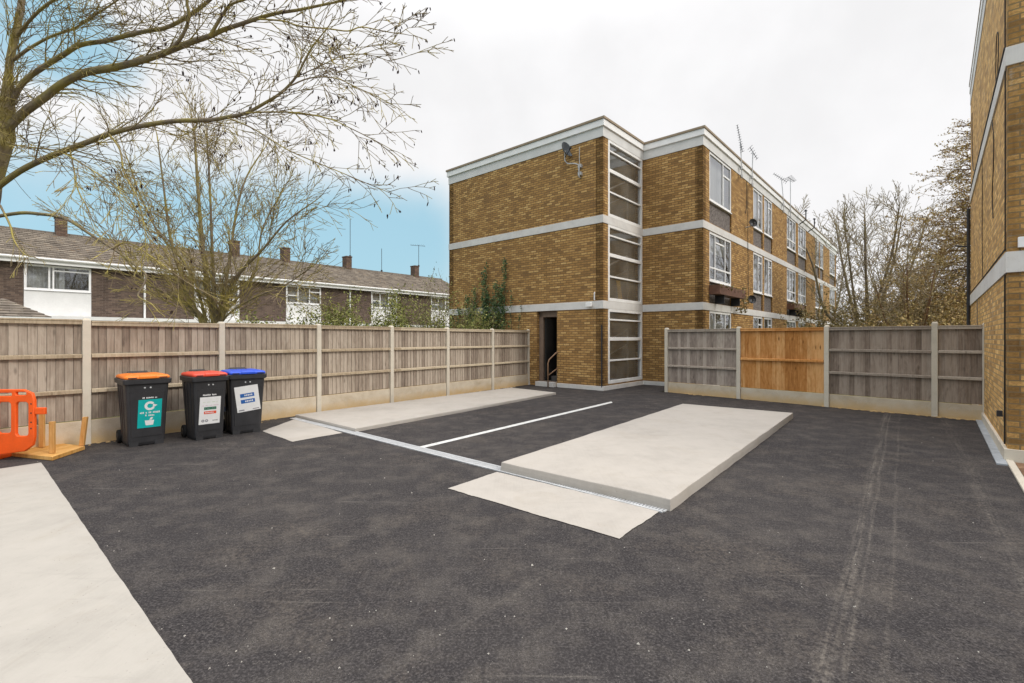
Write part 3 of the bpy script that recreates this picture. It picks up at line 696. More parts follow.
# satellite dishes and aerials
def dish(label, loc_, aim, size, arm, mat='dish', grp='satellite dishes'):
    d = thing('satellite_dish', label, 'satellite dish', loc_, 0, grp)
    a = Vector(aim).normalized(); u = a.orthogonal().normalized(); v = a.cross(u); mb = MB(); rings = []
    c = Vector(arm[-1])
    for i in range(6):
        r = size*i/5*.5+.004; rings.append([c+(u*math.cos(k*.3927)+v*math.sin(k*.3927)*1.08)*r+a*(r*r*.9/size) for k in range(16)])
    mb.loft(rings, True, False)
    back = [[q-a*.012 for q in r] for r in rings]; mb.loft([list(reversed(r)) for r in back], True, False)
    mb.build('reflector', M[mat], d, smooth=True)
    MB().tube(arm, .02, 8).build('bracket', M['galv'], d)
    tip = c+a*size*.55-Vector((0, 0, size*.12))
    MB().tube([c-Vector((0, 0, size*.48)), tip], .012, 6).tube([tip-a*.06, tip+a*.02], .03, 8).build('receiver_arm', M['black_metal'], d)
    return d
p0 = C0-BX*.80; b = -BY
arm = [Vector((0, 0, 0)), b*.08, b*.10+Vector((0, 0, .05)), b*.10+Vector((0, 0, .38)), b*.11-BX*.14+Vector((0, 0, .45)), b*.14-BX*.40+Vector((0, 0, .50)), b*.17-BX*.48+Vector((0, 0, .60)), b*.17-BX*.48+Vector((0, 0, .92))]
dd_ = dish('grey satellite dish on a bent pole near the roof corner of the brick end wall', p0+Vector((0, 0, 6.64)), BX*1.0-BY*.12+Vector((0, 0, .3)), .46, arm)
MB().tube([b*.07, b*.07+Vector((0, 0, .95))], .012, 6).build('cable', M['galv'], dd_)
MB().obox(b*.09-BX*.05+Vector((0, 0, .06)), BX*.12, BY*.09, (0, 0, .1)).obox(b*.09-BX*.05+Vector((0, 0, .30)), BX*.12, BY*.09, (0, 0, .1)).build('clamp', M['galv'], dd_)
fx = lambda px, z: C0+BX*(X1)+BY*r0(px)+Vector((0, 0, z))
for px, z, lb in ((745.6, 5.9, 'dark satellite dish on the facade just above the upper white band'), (744.5, 2.95, 'dark satellite dish low on the facade above the grey fence panel')):
    dish(lb, fx(px, z), BX*.75-BY*.75+Vector((0, 0, .15)), .3, [Vector((0, 0, 0)), BX*.16, BX*.24+Vector((0, 0, .12))], 'black_metal')
def aerial(label, px, ztop, lean, boom, n, el=.35, rot=0):
    base = fx(px, 7.9)+BX*.11
    a = thing('television_aerial', label, 'aerial', base, 0, 'roof aerials')
    h = ztop-7.9; top = Vector((lean, 0, h))
    MB().tube([(0, 0, -.35), (0, 0, .2), top], .018, 7).build('mast', M['galv'], a)
    MB().box(-.04, .02, -.05, .05, -.3, -.2).box(-.04, .02, -.05, .05, .0, .1).build('bracket', M['galv'], a)
    m = MB(); bd = Vector(boom); L = bd.length; bdn = bd.normalized(); m.tube([top-bd*.4, top+bd*.6], .012, 5)
    w_ = bdn.cross(Vector((.3, .5, 1)).normalized()).normalized()
    for k in range(n):
        c = top-bd*.4+bd*(k/(n-1)); l = el*(1-.45*k/(n-1)); m.tube([c-w_*l*.5, c+w_*l*.5], .008, 4)
    m.build('antenna', M['black_metal'], a)
    return a
aerial('tall aerial with steeply tilted toothed boom above the nearest top window', 738.5, 8.95, -.05, (-.12, .15, 1.05), 12, .15)
aerial('short cross shaped aerial right of the tall toothed aerial', 749.3, 8.95, .02, (.2, -.15, -.5), 6, .26)
aerial('thin aerial with upswept boom on the middle of the roof edge', 781, 9.2, -.1, (-.5, .2, .45), 8, .26)
aerial('upright mast aerial with flat boom farthest along the roof edge', 788, 9.55, 0, (.5, .3, -.1), 7, .4)
for px, lb in ((797, 'stubby dark bracket on the roof edge nearer the aerials'), (806, 'stubby dark bracket on the roof edge nearer the far end')):
    a = thing('roof_bracket', lb, 'bracket', fx(px, 7.85)+BX*.11, 0, 'roof edge brackets')
    MB().tube([(0, 0, -.2), BX*.3+Vector((0, 0, 0)), BX*.3+Vector((0, 0, .5))], .03, 6).build('arm', M['black_metal'], a); MB().tube([BX*.3+BY*-.15+Vector((0, 0, .45)), BX*.3+BY*.15+Vector((0, 0, .5))], .05, 6).build('clamp', M['black_metal'], a)

# ------------------------------------------------------------------ brick block at the right edge
rb = thing('apartment_block', 'tall yellow brick block with white bands at the right edge of the yard', 'building', K0, BROT)
rp = [(0, 8.6), (0, 0), (12, 0), (12, 8.6)]
m = MB(); m.wall(rp[0], rp[1], 0, 8.25); m.wall(rp[1], rp[2], 0, 8.25, holes=[(.3, 2.2, 2.90, 4.6)]); m.wall(rp[2], rp[3], 0, 8.25); m.wall(rp[3], rp[0], 0, 8.25); m.build('wall', M['brick_pale'], rb)
for z0, z1 in ((2.45, 2.72), (5.14, 5.38)): MB().ring(rp, z0, z1, .02, .05).build('concrete_band', M['band'], rb, bevel=.004)
MB().ring(rp, 7.75, 8.05, .01, .1).build('fascia', M['fascia'], rb); MB().ring(rp, 8.05, 8.24, .025, .1).build('fascia_board', M['white'], rb); MB().ring(rp, 8.242, 8.3, .035, .2).build('roof_trim', M['trim_brown'], rb)
MB().box(.2, 11.8, .2, 8.4, 8.05, 8.2).build('roof', M['pot'], rb)
MB().ring([(0, 8.6), (0, 0), (12, 0)], -.02, .16, .035, .05).build('plinth', M['post'], rb, bevel=.004)
f = MB(); f.box(.09, 2.3, -.05, .0, 2.76, 2.895); f.box(.302, 2.198, -.02, .06, 2.902, 3.03); f.box(.302, .38, -.015, .06, 3.03, 4.598); f.box(.38, 2.198, -.015, .06, 4.5, 4.598); wf = f.build('window', M['upvc'], rb, bevel=.005)
p = MB(); p.face([(.38, .03, 3.03), (2.198, .03, 3.03), (2.198, .03, 4.5), (.38, .03, 4.5)]); p.build('pane', M['glass'], wf)
MB().box(.1, 3, .8, .9, 2.6, 4.9).build('room_interior', M['dark_room'], rb)
MB().tube([(-.05, 8.45, .0), (-.05, 8.45, 3.0), (-.05, 8.45, 5.0)], .035, 8).tube([(-.05, 8.45, 4.0), (-.3, 8.45, 4.05)], .02, 6).build('drainpipe', M['black_metal'], rb)
def cab(pts, r=.008, mat='cable'):
    MB().tube(spline([Vector((-.018, p[0], p[1])) for p in pts], 5), r, 5).build('cable', M[mat], rb)
cab([(.06, 8.0), (.07, 5.4)]); cab([(.055, 5.10), (.05, 4.0), (.06, 2.74)]); cab([(.1, 2.44), (.1, 1.4), (.12, .2)], .01)
cab([(7.6, 7.2), (7.4, 6.0), (6.6, 5.5), (5.0, 5.40)]); cab([(4.2, 5.12), (4.1, 4.6), (4.15, 3.6), (4.0, 2.76)], .006); cab([(2.0, 5.12), (1.7, 4.75), (1.75, 4.3), (1.95, 3.9), (1.8, 3.5)], .007)
cab([(1.3, 5.44), (1.35, 5.7), (1.2, 6.1), (.95, 6.0), (1.0, 5.6), (1.1, 5.44)], .006); cab([(5.6, 2.45), (5.6, 1.2), (5.6, .3)], .008, 'cable_grey')
cab([(8.3, 5.43), (4, 5.43), (.1, 5.43)], .012); cab([(8.3, 2.76), (4, 2.75), (.08, 2.76)], .012)
MB().box(-.07, -.012, .42, .50, .52, .6).build('wall_box', M['black_metal'], rb)
# galvanised sheet strip lying along the foot of that wall
fs = MB(); a = gnd(975.7, 420.4); b_ = gnd(996.5, 464.5); c_ = gnd(1008, 466); d_ = gnd(984, 420.4)
for z in (.0,): fs.face([(a.x, a.y, .018), (b_.x, b_.y, .018), (c_.x, c_.y, .018), (d_.x, d_.y, .018)])
q = [a, b_, c_, d_]
for i in range(4):
    u, v = q[i], q[(i+1) % 4]; fs.face([(u.x, u.y, 0), (v.x, v.y, 0), (v.x, v.y, .018), (u.x, u.y, .018)])
tag(fs.build('metal_strip', M['galv_flat']), 'flat bluish grey metal strip lying along the foot of the right brick wall', 'metal strip')

# ------------------------------------------------------------------ terraced houses beyond the left fence
TO = Vector((-12.88, 28.56, 0))
tt = lambda v: v-12.0
units = [(-11.48, -6.03, 0), (-6.03, -.58, 1), (-.58, 4.87, 0), (4.87, 10.32, 1), (10.32, 15.77, 0), (15.77, 21.22, 1), (21.22, 26.67, 0), (26.67, 32.12, 1)]
chim = {2: 2.2, 3: 10.06, 4: 13.15, 5: 17.65, 6: 23.8}
labs = ['terraced house with dark brick and white upper panel beyond the left end of the fence, outermost', 'terraced house just outside the view past the leftmost visible house',
        'leftmost visible terraced house, white panel with wide window above a tiled porch', 'terraced house mostly hidden behind the many stemmed bare tree',
        'terraced house whose white panel shows to the right of the bare tree', 'terraced house with tall thin mast on its chimney, beside the white downpipe',
        'farthest visible terraced house, against the end wall of the flats', 'terraced house hidden behind the block of flats']
for i, (u0, u1, mir) in enumerate(units):
    if i in (0, 7): continue
    h = thing('terraced_house', labs[i], 'house', TO+BY*tt(u0), BROT, 'terraced houses')
    L = u1-u0
    wy = (1.27, 3.43) if not mir else (L-3.43, L-1.27)
    if i == 5: wy = (1.55, 3.64)
    m = MB(); m.wall((-.3, 0), (-.3, L), 0, 4.85, holes=[(wy[0], wy[1], 2.55, 4.75)]); m.wall((-7.7, L), (-7.7, 0), 0, 4.85)
    if i == 1: m.wall((-7.7, 0), (-.3, 0), 0, 4.85)
    if i == 6: m.wall((-.3, L), (-7.7, L), 0, 4.85)
    m.build('wall', M['dark_brick'], h)
    pn = MB(); pn.box(-.40, -.262, wy[0]+.003, wy[1]-.003, 2.56, 3.62); pn.build('cladding_panel', M['cladding'], h)
    pv_window(h, -.24, wy[0]+.003, wy[1]-.003, 3.66, 4.745, ((.42, 0, 1), (.36, 0, 1)) if i < 4 else ((.33, 0, 1), (.66, 0, 1)), ((.8, .42, 1),) if i < 4 else ((.45, .02, .33), (.7, .66, 1)), curtain=(0 if i == 2 else 1), rec=.03)
    MB().box(-2.6, -2.5, .1, L-.1, .1, 4.8).box(-2.5, -.6, .1, L-.1, 2.4, 2.5).build('room_interior', M['dark_room'], h)
    if i == 2: 
        c = MB(); c.box(-.62, -.6, wy[0]+.1, wy[0]+.95, 3.7, 4.7); c.box(-.62, -.6, wy[0]+1.0, wy[0]+1.3, 3.7, 4.7); c.build('curtain', M['curtain'], h)
    # roof in stepped tile courses
    rf = MB(); n = 14; ez, rz, sl_ = 5.02, 6.72, 4.0
    for side in (0, 1):
        for k in range(n):
            x0, x1 = .12-(sl_+.12)*k/n, .12-(sl_+.12)*(k+1)/n
            z0 = ez-.05+(rz-ez+.05)*k/n; z1 = ez-.05+(rz-ez+.05)*(k+1)/n
            if side: x0, x1 = -8-x0, -8-x1
            P = [(x0, .002, z0+.055), (x0, L-.002, z0+.055), (x1, L-.002, z1+.008), (x1, .002, z1+.008)]
            U = [(u0, k*.3), (u1, k*.3), (u1, k*.3+.3), (u0, k*.3+.3)]
            if side: P.reverse(); U.reverse()
            rf.face(P, U)
            rf.face([(x0, .002, z0), (x0, L-.002, z0), (x0, L-.002, z0+.055), (x0, .002, z0+.055)])
    ro = rf.build('roof', M['tiles'], h)
    s_ = MB(); y = .005
    while y < L-.05: s_.tube([(-4, y, rz-.02), (-4, min(y+.43, L-.003), rz-.015)], .11, 8); y += .44
    s_.build('ridge', M['tiles'], ro)
    if i in chim:
        cy = chim[i]-u0; cb = MB(); cb.box(-4.3, -3.7, cy-.21, cy+.21, 6.3, 7.52); cb.box(-4.33, -3.67, cy-.24, cy+.24, 7.52, 7.6)
        cb.build('chimney', M['chim_brick'], ro)
    MB().box(-.02, .02, .003, L-.003, 4.76, 4.95).box(-.29, -.02, .003, L-.003, 4.78, 4.80).build('fascia', M['white'], h)
    MB().tube([(.09, .0, 4.97), (.09, L, 4.97)], .06, 8).build('gutter', M['white'], h)
    MB().box(-.24, .55, .003, L-.003, 2.38, 2.54).build('porch_roof', M['white'], h)
    if not mir and i != 6: MB().tube([(-.23, L-.06, 2.55), (-.23, L-.06, 4.7)], .045, 8).build('downpipe', M['white'], h)
def roof_mast(label, t_, z0, z1, boom=False):
    a = thing('television_aerial', label, 'aerial', TO+BY*tt(t_)+BX*-4.0+Vector((0, 0, z0)), 0, 'house aerials')
    MB().tube([(0, 0, 0), (0, 0, z1-z0)], .022, 6).build('mast', M['black_metal'], a)
    MB().box(-.06, .06, -.06, .06, 0, .12).build('bracket', M['black_metal'], a)
    if boom:
        m = MB(); m.tube([(-.7, 0, z1-z0), (.5, .3, z1-z0-.05)], .014, 5)
        for k in range(7): m.tube([(-.6+k*.17, .03*k-.3, z1-z0), (-.6+k*.17, .03*k+.3, z1-z0)], .009, 4)
        m.build('antenna', M['black_metal'], a)
roof_mast('tall thin mast rising from the chimney right of the bare tree', 17.9, 7.6, 10.4)
roof_mast('short thin rod on the ridge between two chimneys', 20.6, 6.8, 8.6)
roof_mast('small branched aerial on the chimney nearest the flats', 24.2, 7.6, 9.4, True)
# tiled outbuilding in front of the first house
ob = thing('outbuilding', 'low outbuilding with a tiled hipped roof just beyond the fence at far left', 'outbuilding', at(-28, 338, 15.5)-Vector((0, 0, CH)), BROT)
MB().wall((-5, 0), (.3, 0), 0, 2.3).wall((.3, 0), (.3, 1.4), 0, 2.3).wall((.3, 1.4), (-5, 1.4), 0, 2.3).wall((-5, 1.4), (-5, 0), 0, 2.3).build('wall', M['dark_brick'], ob)
rf = MB()
lo_ = [Vector((-5.3, -.4, 2.3)), Vector((.7, -.4, 2.3)), Vector((.7, 1.8, 2.3)), Vector((-5.3, 1.8, 2.3))]; hi_ = [Vector((-4.4, .7, 2.95)), Vector((-.5, .7, 2.95))]
def courses(a, b, c, d, n=7):
    for k in range(n):
        f0, f1 = k/n, (k+1)/n
        P = [a.lerp(d, f0)+Vector((0, 0, .03)), b.lerp(c, f0)+Vector((0, 0, .03)), b.lerp(c, f1), a.lerp(d, f1)]; rf.face(P, [(0, f0*2), ((b-a).length, f0*2), ((b-a).length, f1*2), (0, f1*2)])
        rf.face([a.lerp(d, f0), b.lerp(c, f0), P[1], P[0]])
courses(lo_[0], lo_[1], hi_[1], hi_[0]); courses(lo_[1], lo_[2], hi_[1], hi_[1]); courses(lo_[2], lo_[3], hi_[0], hi_[1]); courses(lo_[3], lo_[0], hi_[0], hi_[0])
rf.build('roof', M['tiles'], ob)
MB().ring([(-5.3, -.4), (.7, -.4), (.7, 1.8)], 2.18, 2.3, .0, .03).build('fascia', M['white'], ob)

# ------------------------------------------------------------------ wheelie bins
def rr(w, y0, y1, z, r=.04, n=3):
    return [Vector((x, y, z)) for x, y in rrect(-w, w, y0, y1, r, n)]
def make_bin(label, loc_, rotz, lidm, group):
    b = thing('wheelie_bin', label, 'wheelie bin', loc_, rotz, group)
    fy = lambda z: -.265-.065*(z-.02)/.96
    m = MB(); m.loft([rr(.215, -.255, .20, .012), rr(.228, fy(.05), .21, .05), rr(.245, fy(.5), .27, .5), rr(.268, fy(.95), .33, .95), rr(.268, fy(.97), .33, .985)])
    m.build('body', M['black_plastic'], b, weld=True)
    m = MB()                                             # raised front panel and corner ribs
    for x0, x1, z0, z1, o in ((-.185, .185, .14, .80, .008),):
        m.loft([[Vector((x0*k_, fy(z0)-o_, z0)), Vector((x1*k_, fy(z0)-o_, z0)), Vector((x1*1.12*k_, fy(z1)-o_, z1)), Vector((x0*1.12*k_, fy(z1)-o_, z1))] for k_, o_ in ((1.05, -.004), (1, o))], False, True)
    m.box(-.21, -.1, -.268, -.24, .0, .07); m.box(.1, .21, -.268, -.24, .0, .07)
    for s_ in (-1, 1):
        for y_ in (-.12, .02, .15): m.loft([[Vector((s_*(.224+.042*((z-.05)/.9)**1.3+.004), y_-.012, z)), Vector((s_*(.224+.042*((z-.05)/.9)**1.3+.012), y_, z)), Vector((s_*(.224+.042*((z-.05)/.9)**1.3+.004), y_+.012, z))] for z in (.12, .5, .9)])
    m.build('rib_panel', M['black_plastic'], b)
    m = MB(); m.loft([rr(.272, fy(.93)-.01, .335, .915), rr(.292, fy(.93)-.032, .35, .925), rr(.297, fy(.93)-.036, .352, .985), rr(.285, fy(.93)-.025, .345, .995)]); m.build('rim', M['black_plastic'], b, weld=True)
    m = MB(); m.loft([rr(.272, -.355, .345, .998, .05), rr(.278, -.362, .35, 1.004, .055), rr(.278, -.362, .35, 1.026, .055), rr(.262, -.33, .33, 1.044, .07), rr(.21, -.26, .25, 1.058, .08), rr(.12, -.12, .12, 1.062, .08)])
    m.loft([rr(.11, -.371, -.31, 1.003, .02), rr(.11, -.373, -.28, 1.032, .02), rr(.09, -.34, -.22, 1.05, .02)])
    ld = m.build('lid', M[lidm], b, bevel=.004)
    MB().box(-.235, -.135, -.3655, -.35, 1.006, 1.02).box(.135, .235, -.3655, -.35, 1.006, 1.02).build('grip_slot', M['black_plastic'], ld)
    MB().tube([(-.13, .36, 1.03), (-.12, .37, 1.06), (.12, .37, 1.06), (.13, .36, 1.03)], .02, 8).box(-.11, .11, .13, .33, 1.045, 1.064).build('handle', M['black_plastic'], ld)
    MB().tube([(-.25, .25, .1), (.25, .25, .1)], .014, 8).build('axle', M['black_metal'], b)
    for s_ in (-1, 1):
        wh = MB(); wh.tube([(s_*.215, .25, .1), (s_*.27, .25, .1)], .1, 20); o = wh.build('wheel', M['rubber'], b, bevel=.012)
        MB().tube([(s_*.26, .25, .1), (s_*.276, .25, .1)], .055, 14).build('hub', M['black_plastic'], o)
    for x in (-.035, .035):
        MB().tube([(x, fy(.86)-.003, .865), (x, fy(.86)-.01, .865)], .012, 8).build('rivet', M['galv'], b)
    return b, fy
SX = [0, 1, 0, 1]
def flat(mb, pts, off, fy, thick=.0015):
    a, b, c, d = SX; pts = [(a+b*x, c+d*z) for x, z in pts]
    mb.face([(x, fy(z)-.012-off, z) for x, z in pts])
def bars(mb, x0, x1, z0, z1, off, fy, n, seed):         # unreadably small print: a run of short strokes
    q = random.Random(seed); x = x0; step = (x1-x0)/n
    for k in range(n):
        if q.random() < .12: x += step; continue
        lo, hi = z0+(z1-z0)*q.uniform(0, .15), z1-(z1-z0)*q.uniform(0, .3)
        flat(mb, [(x, lo), (x+step*.72, lo), (x+step*.72, hi), (x, hi)], off, fy); x += step
def disc(mb, cx, cz, r, off, fy, a0=0, a1=360, ri=0, n=18):
    for k in range(n):
        t0, t1 = R(a0+(a1-a0)*k/n), R(a0+(a1-a0)*(k+1)/n)
        P = [(cx+r*math.cos(t0), cz+r*math.sin(t0)), (cx+r*math.cos(t1), cz+r*math.sin(t1))]
        P += [(cx+ri*math.cos(t1), cz+ri*math.sin(t1)), (cx+ri*math.cos(t0), cz+ri*math.sin(t0))] if ri else [(cx, cz)]
        flat(mb, list(reversed(P)) if False else P, off, fy)
GB = 'wheelie bins in front of the fence'
brot = FROT
bn, fy = make_bin('black wheelie bin with an orange lid and a teal sticker', Vector((-5.44, 7.20, 0))-FN*.26, brot-R(5), 'lid_orange', GB)
SX[:] = [-.02, 1.2, -.165, 1.2]
m = MB(); flat(m, [(-.085, .36), (.155, .36), (.165, .71), (-.075, .71)], .0015, fy); stk = m.build('sticker', M['teal'], bn)
m = MB(); disc(m, .04, .63, .055, .003, fy, 40, 330, .028); flat(m, [(.07, .655), (.115, .635), (.07, .605)], .0035, fy); bars(m, -.06, .145, .535, .56, .003, fy, 14, 1); bars(m, -.005, .09, .50, .525, .003, fy, 6, 2)
for P in ([(.0, .39), (.075, .39), (.085, .45), (-.01, .45)], [(.035, .455), (.06, .455), (.075, .485), (.05, .485)]): flat(m, P, .003, fy)
m.build('print', M['sticker'], stk)
m = MB(); bars(m, -.035, .115, .722, .742, .002, fy, 12, 3); m.build('lettering', M['sticker'], bn)
bn, fy = make_bin('black wheelie bin with a red lid and a white sticker of red and green bars', Vector((-4.77, 7.62, 0))-FN*.26, brot-R(3), 'lid_red', GB)
bn.scale = (.88, .92, 1)
SX[:] = [-.03, 1.45, -.205, 1.22]
m = MB(); flat(m, [(-.105, .37), (.125, .37), (.135, .72), (-.095, .72)], .0015, fy); stk = m.build('sticker', M['sticker'], bn)
m = MB(); flat(m, [(-.05, .555), (.085, .555), (.085, .59), (-.05, .59)], .003, fy); m.build('print', M['st_green'], stk)
m = MB(); flat(m, [(-.05, .50), (.085, .50), (.085, .535), (-.05, .535)], .003, fy); m.build('print', M['st_red'], stk)
m = MB(); bars(m, -.07, .11, .605, .613, .003, fy, 16, 5); m.build('print', M['st_pink'], stk)
m = MB(); bars(m, -.06, .10, .65, .658, .003, fy, 12, 5); m.build('print', M['st_lime'], stk)
for cx_ in (-.06, -.02):
    m = MB(); disc(m, cx_, .415, .017, .003, fy, 0, 360, .007); m.build('emblem', M['st_grey'], stk)
m = MB(); bars(m, .045, .105, .405, .42, .003, fy, 7, 6); bars(m, -.04, .075, .565, .58, .0045, fy, 9, 7); m.build('lettering', M['st_grey'], stk)
m = MB(); bars(m, -.04, .075, .51, .525, .0045, fy, 9, 9); m.build('print', M['sticker'], stk)
m = MB(); bars(m, -.065, .085, .735, .757, .002, fy, 12, 8); m.build('lettering', M['sticker'], bn)
bn, fy = make_bin('black wheelie bin with a blue lid and a tilted white sticker of blue bars', Vector((-4.44, 8.13, 0))-FN*.25, brot-R(10), 'lid_blue', GB)
def tl(P): 
    a = R(7); return [(.0+x*math.cos(a)-z*math.sin(a), .655+x*math.sin(a)+z*math.cos(a)) for x, z in P]
SX[:] = [.0, 1.42, -.235, 1.26]
m = MB(); flat(m, tl([(-.125, -.17), (.125, -.17), (.125, .17), (-.125, .17)]), .0015, fy); stk = m.build('sticker', M['sticker'], bn)
m = MB(); flat(m, tl([(-.075, .02), (.075, .02), (.075, .07), (-.075, .07)]), .003, fy); flat(m, tl([(-.075, -.06), (.075, -.06), (.075, -.01), (-.075, -.01)]), .003, fy); m.build('print', M['st_blue'], stk)
m = MB()
for zz in (.035, -.045):
    x = -.03
    for k in range(5): flat(m, tl([(x, zz), (x+.012, zz), (x+.012, zz+.02), (x, zz+.02)]), .0045, fy); x += .018
m.build('print', M['sticker'], stk)
m = MB(); flat(m, tl([(-.11, -.155), (-.05, -.155), (-.05, -.14), (-.11, -.14)]), .003, fy); flat(m, tl([(.04, -.155), (.11, -.155), (.11, -.145), (.04, -.145)]), .003, fy); m.build('lettering', M['st_grey'], stk)
m = MB(); m.face([(-.262, -.05, .36), (-.262, .18, .36), (-.278, .18, .66), (-.278, -.05, .66)][::-1]); sd = m.build('side_sticker', M['sticker'], bn)
m = MB(); m.face([(-.265, -.05, .36), (-.265, .18, .36), (-.270, .18, .45), (-.270, -.05, .45)][::-1]); m.build('print', M['st_blue'], sd)

# ------------------------------------------------------------------ orange barrier and timber formwork at the left
br = thing('safety_barrier', 'orange plastic safety barrier at the left edge in front of the fence', 'barrier', (-6.24, 6.3, 0), R(3))
out = [(-2.0, .13), (-.42, .08), (-.12, .12), (-.02, .2), (0, .3), (0, .78), (-.03, .88), (-.14, .93), (-1.9, .93), (-2.0, .86)]
hol = [rrect(-.23, -.1, .855, .895, .015), rrect(-.23, -.075, .32, .765, .04), rrect(-.46, -.29, .36, .765, .04), rrect(-.9, -.28, .845, .885, .015)]
hol += [rrect(x, x+.17, .36, .765, .04) for x in (-.70, -.94, -1.18, -1.42, -1.66, -1.9)]+[rrect(-1.85, -1.0, .845, .885, .015)]
plate('frame', M['barrier'], out, hol, .045, .01, br)
MB().box(.0, .13, -.02, .02, .60, .69).build('coupling', M['barrier'], br, bevel=.01)
m = MB()
for z in (.74, .62, .5, .42): m.tube([(-.035, -.0245, z), (-.035, -.0235, z)], .01, 8)
m.build('fixing_hole', M['black_plastic'], br)
m = MB()
for x in (-.55, -1.75): m.box(x-.06, x+.06, -.28, .28, 0, .06); m.box(x-.04, x+.04, -.04, .04, .06, .12)
m.build('foot', M['barrier'], br, bevel=.015)
fw = thing('timber_formwork', 'low yellow plywood tray with three upright stakes beside the orange barrier', 'formwork', gnd(45, 454))
o = gnd(45, 454)
P = [gnd(9, 456.5), gnd(52.5, 461), gnd(85, 449.8), gnd(58, 446.5), gnd(28, 448.5)]
P = [p-o for p in P]
m = MB(); m.loft([[p+Vector((0, 0, z)) for p in P] for z in (.004, .055)])
m.build('base_board', M['form_ply'], fw, bevel=.004)
for px, py, h_, lean in ((42, 451.5, .47, .0), (52.3, 457.5, .42, .0), (82, 449.8, .41, .05)):
    q = gnd(px, py)-o+Vector((0, 0, .0)); MB().obox(q+Vector((-.03, -.02, .06)), (.06, .01, 0), (-.01, .04, 0), (lean, 0, h_)).build('stake', M['stake'], fw, bevel=.003)

# ------------------------------------------------------------------ trees
class Tree:
    def __init__(s, seed, rmin=.004): s.r = random.Random(seed); s.thick = MB(); s.thin = MB(); s.tips = []; s.rmin = rmin; s.nodes = []
    def add(s, pts, rad):
        r = max(rad); (s.thick if r > .02 else s.thin).tube(pts, rad, 9 if r > .09 else 6 if r > .03 else 4 if r > .011 else 3, cap=False)
    def grow(s, p, d, L, r, lvl, P):
        q = s.r; n = max(3, int(L/P.get('seg', .16))); st = L/n; pts = [p.copy()]; rad = [r]; d = d.normalized(); kids = []
        for i in range(n):
            d = (d+Vector((q.gauss(0, 1), q.gauss(0, 1), q.gauss(0, 1)))*P.get('wob', .16)+Vector((0, 0, P.get('up', .03)))).normalized()
            pts.append(pts[-1]+d*st); rad.append(max(s.rmin*.7, r*(1-.72*(i+1)/n)))
            if lvl > 0 and i >= n*P.get('bare', .15): kids.append((pts[-1], d.copy(), rad[-1], (i+1)/n))
        s.add(pts, rad)
        if lvl == 0: s.tips.append((pts[-1], d)); s.nodes.extend(pts[1:]); return
        cnt = P['dens'][lvl-1]*L; prob = cnt/max(1, len(kids))
        for kp, kd, kr, f in kids:
            m = int(prob)+(q.random() < prob-int(prob))
            for _ in range(m): s.child(kp, kd, kr, L*(1.05-.55*f), lvl, P)
        s.grow(pts[-1], d, L*.35, rad[-1], lvl-1, P)
    def child(s, kp, kd, kr, L, lvl, P):
        q = s.r; ax = kd.orthogonal().normalized(); ax.rotate(Matrix.Rotation(q.uniform(0, 6.2832), 3, kd)); an = R(q.uniform(*P.get('ang', (28, 62))))
        nd = kd.copy(); nd.rotate(Matrix.Rotation(an, 3, ax)); nd = nd*Vector(P.get('flat', (1, 1, 1))); nd = Vector((nd.x*P.get('flat', (1, 1, 1))[0], nd.y*P.get('flat', (1, 1, 1))[1], nd.z*P.get('flat', (1, 1, 1))[2])) if 'flat' in P else nd
        s.grow(kp, nd, L*q.uniform(*P.get('len', (.38, .62))), max(s.rmin, kr*.62), lvl-1, P)
    def limb(s, pts, r0_, r1_, lvl, P, dens=3.0, L=1.2, k=4, start=.1):
        pts = spline([Vector(p) for p in pts], k); n = len(pts); rad = [r0_+(r1_-r0_)*i/(n-1) for i in range(n)]
        s.add(pts, rad); acc = 0
        for i in range(1, n):
            if i < n*start: continue
            d = (pts[i]-pts[i-1]); acc += d.length*dens; d.normalize()
            while acc > 1:
                acc -= 1; f = i/n; s.child(pts[i], d, max(s.rmin*1.6, rad[i]*.45), L*s.r.uniform(.6, 1.5), lvl, P)
        s.grow(pts[-1], (pts[-1]-pts[-2]), L*.45, r1_, lvl-1, P)
    def finish(s, name, label, base, mats, leafspec=None, group=None, trunk='branches'):
        t = thing(name, label, 'tree' if 'bush' not in name and 'shrub' not in name else 'shrub', base, 0, group)
        for mb, nm, mt in ((s.thick, 'trunk', mats[0]), (s.thin, 'twigs', mats[1])):
            if mb.v:
                mb.v = [v-base for v in mb.v]; o = mb.build(nm, mt, t, smooth=True)
                if nm == 'twigs': o['kind'] = 'stuff'
        return t
tw = dict(seg=.11, wob=.085, up=-.012, dens=[5.6, 5.2, 4.6], ang=(18, 52), len=(.48, .85), bare=.06)
def path(q, d0, d1):
    n = len(q); return [at(x, y, d0+(d1-d0)*i/(n-1)) for i, (x, y) in enumerate(q)]
T = Tree(3, .0064)
base = at(-30, 338, 8.6); base.z = 0
trk = [base-Vector((0, 0, .05)), at(-30, 400, 8.6), at(-26, 270, 8.6), at(-19, 205, 8.6), at(-10, 165, 8.6), at(2, 125, 8.6), at(7, 100, 8.6), at(10, 60, 8.65), at(20, 12, 8.7), at(26, -50, 8.75), at(32, -150, 8.9)]
tp = spline(trk, 4); n = len(tp); T.add(tp, [(.26-.03*min(1, i/6) if i < 14 else .215 if i < 20 else max(.045, .17-.0165*(i-20)) if i < 28 else .06-.002*(i-28)) for i in range(n)])
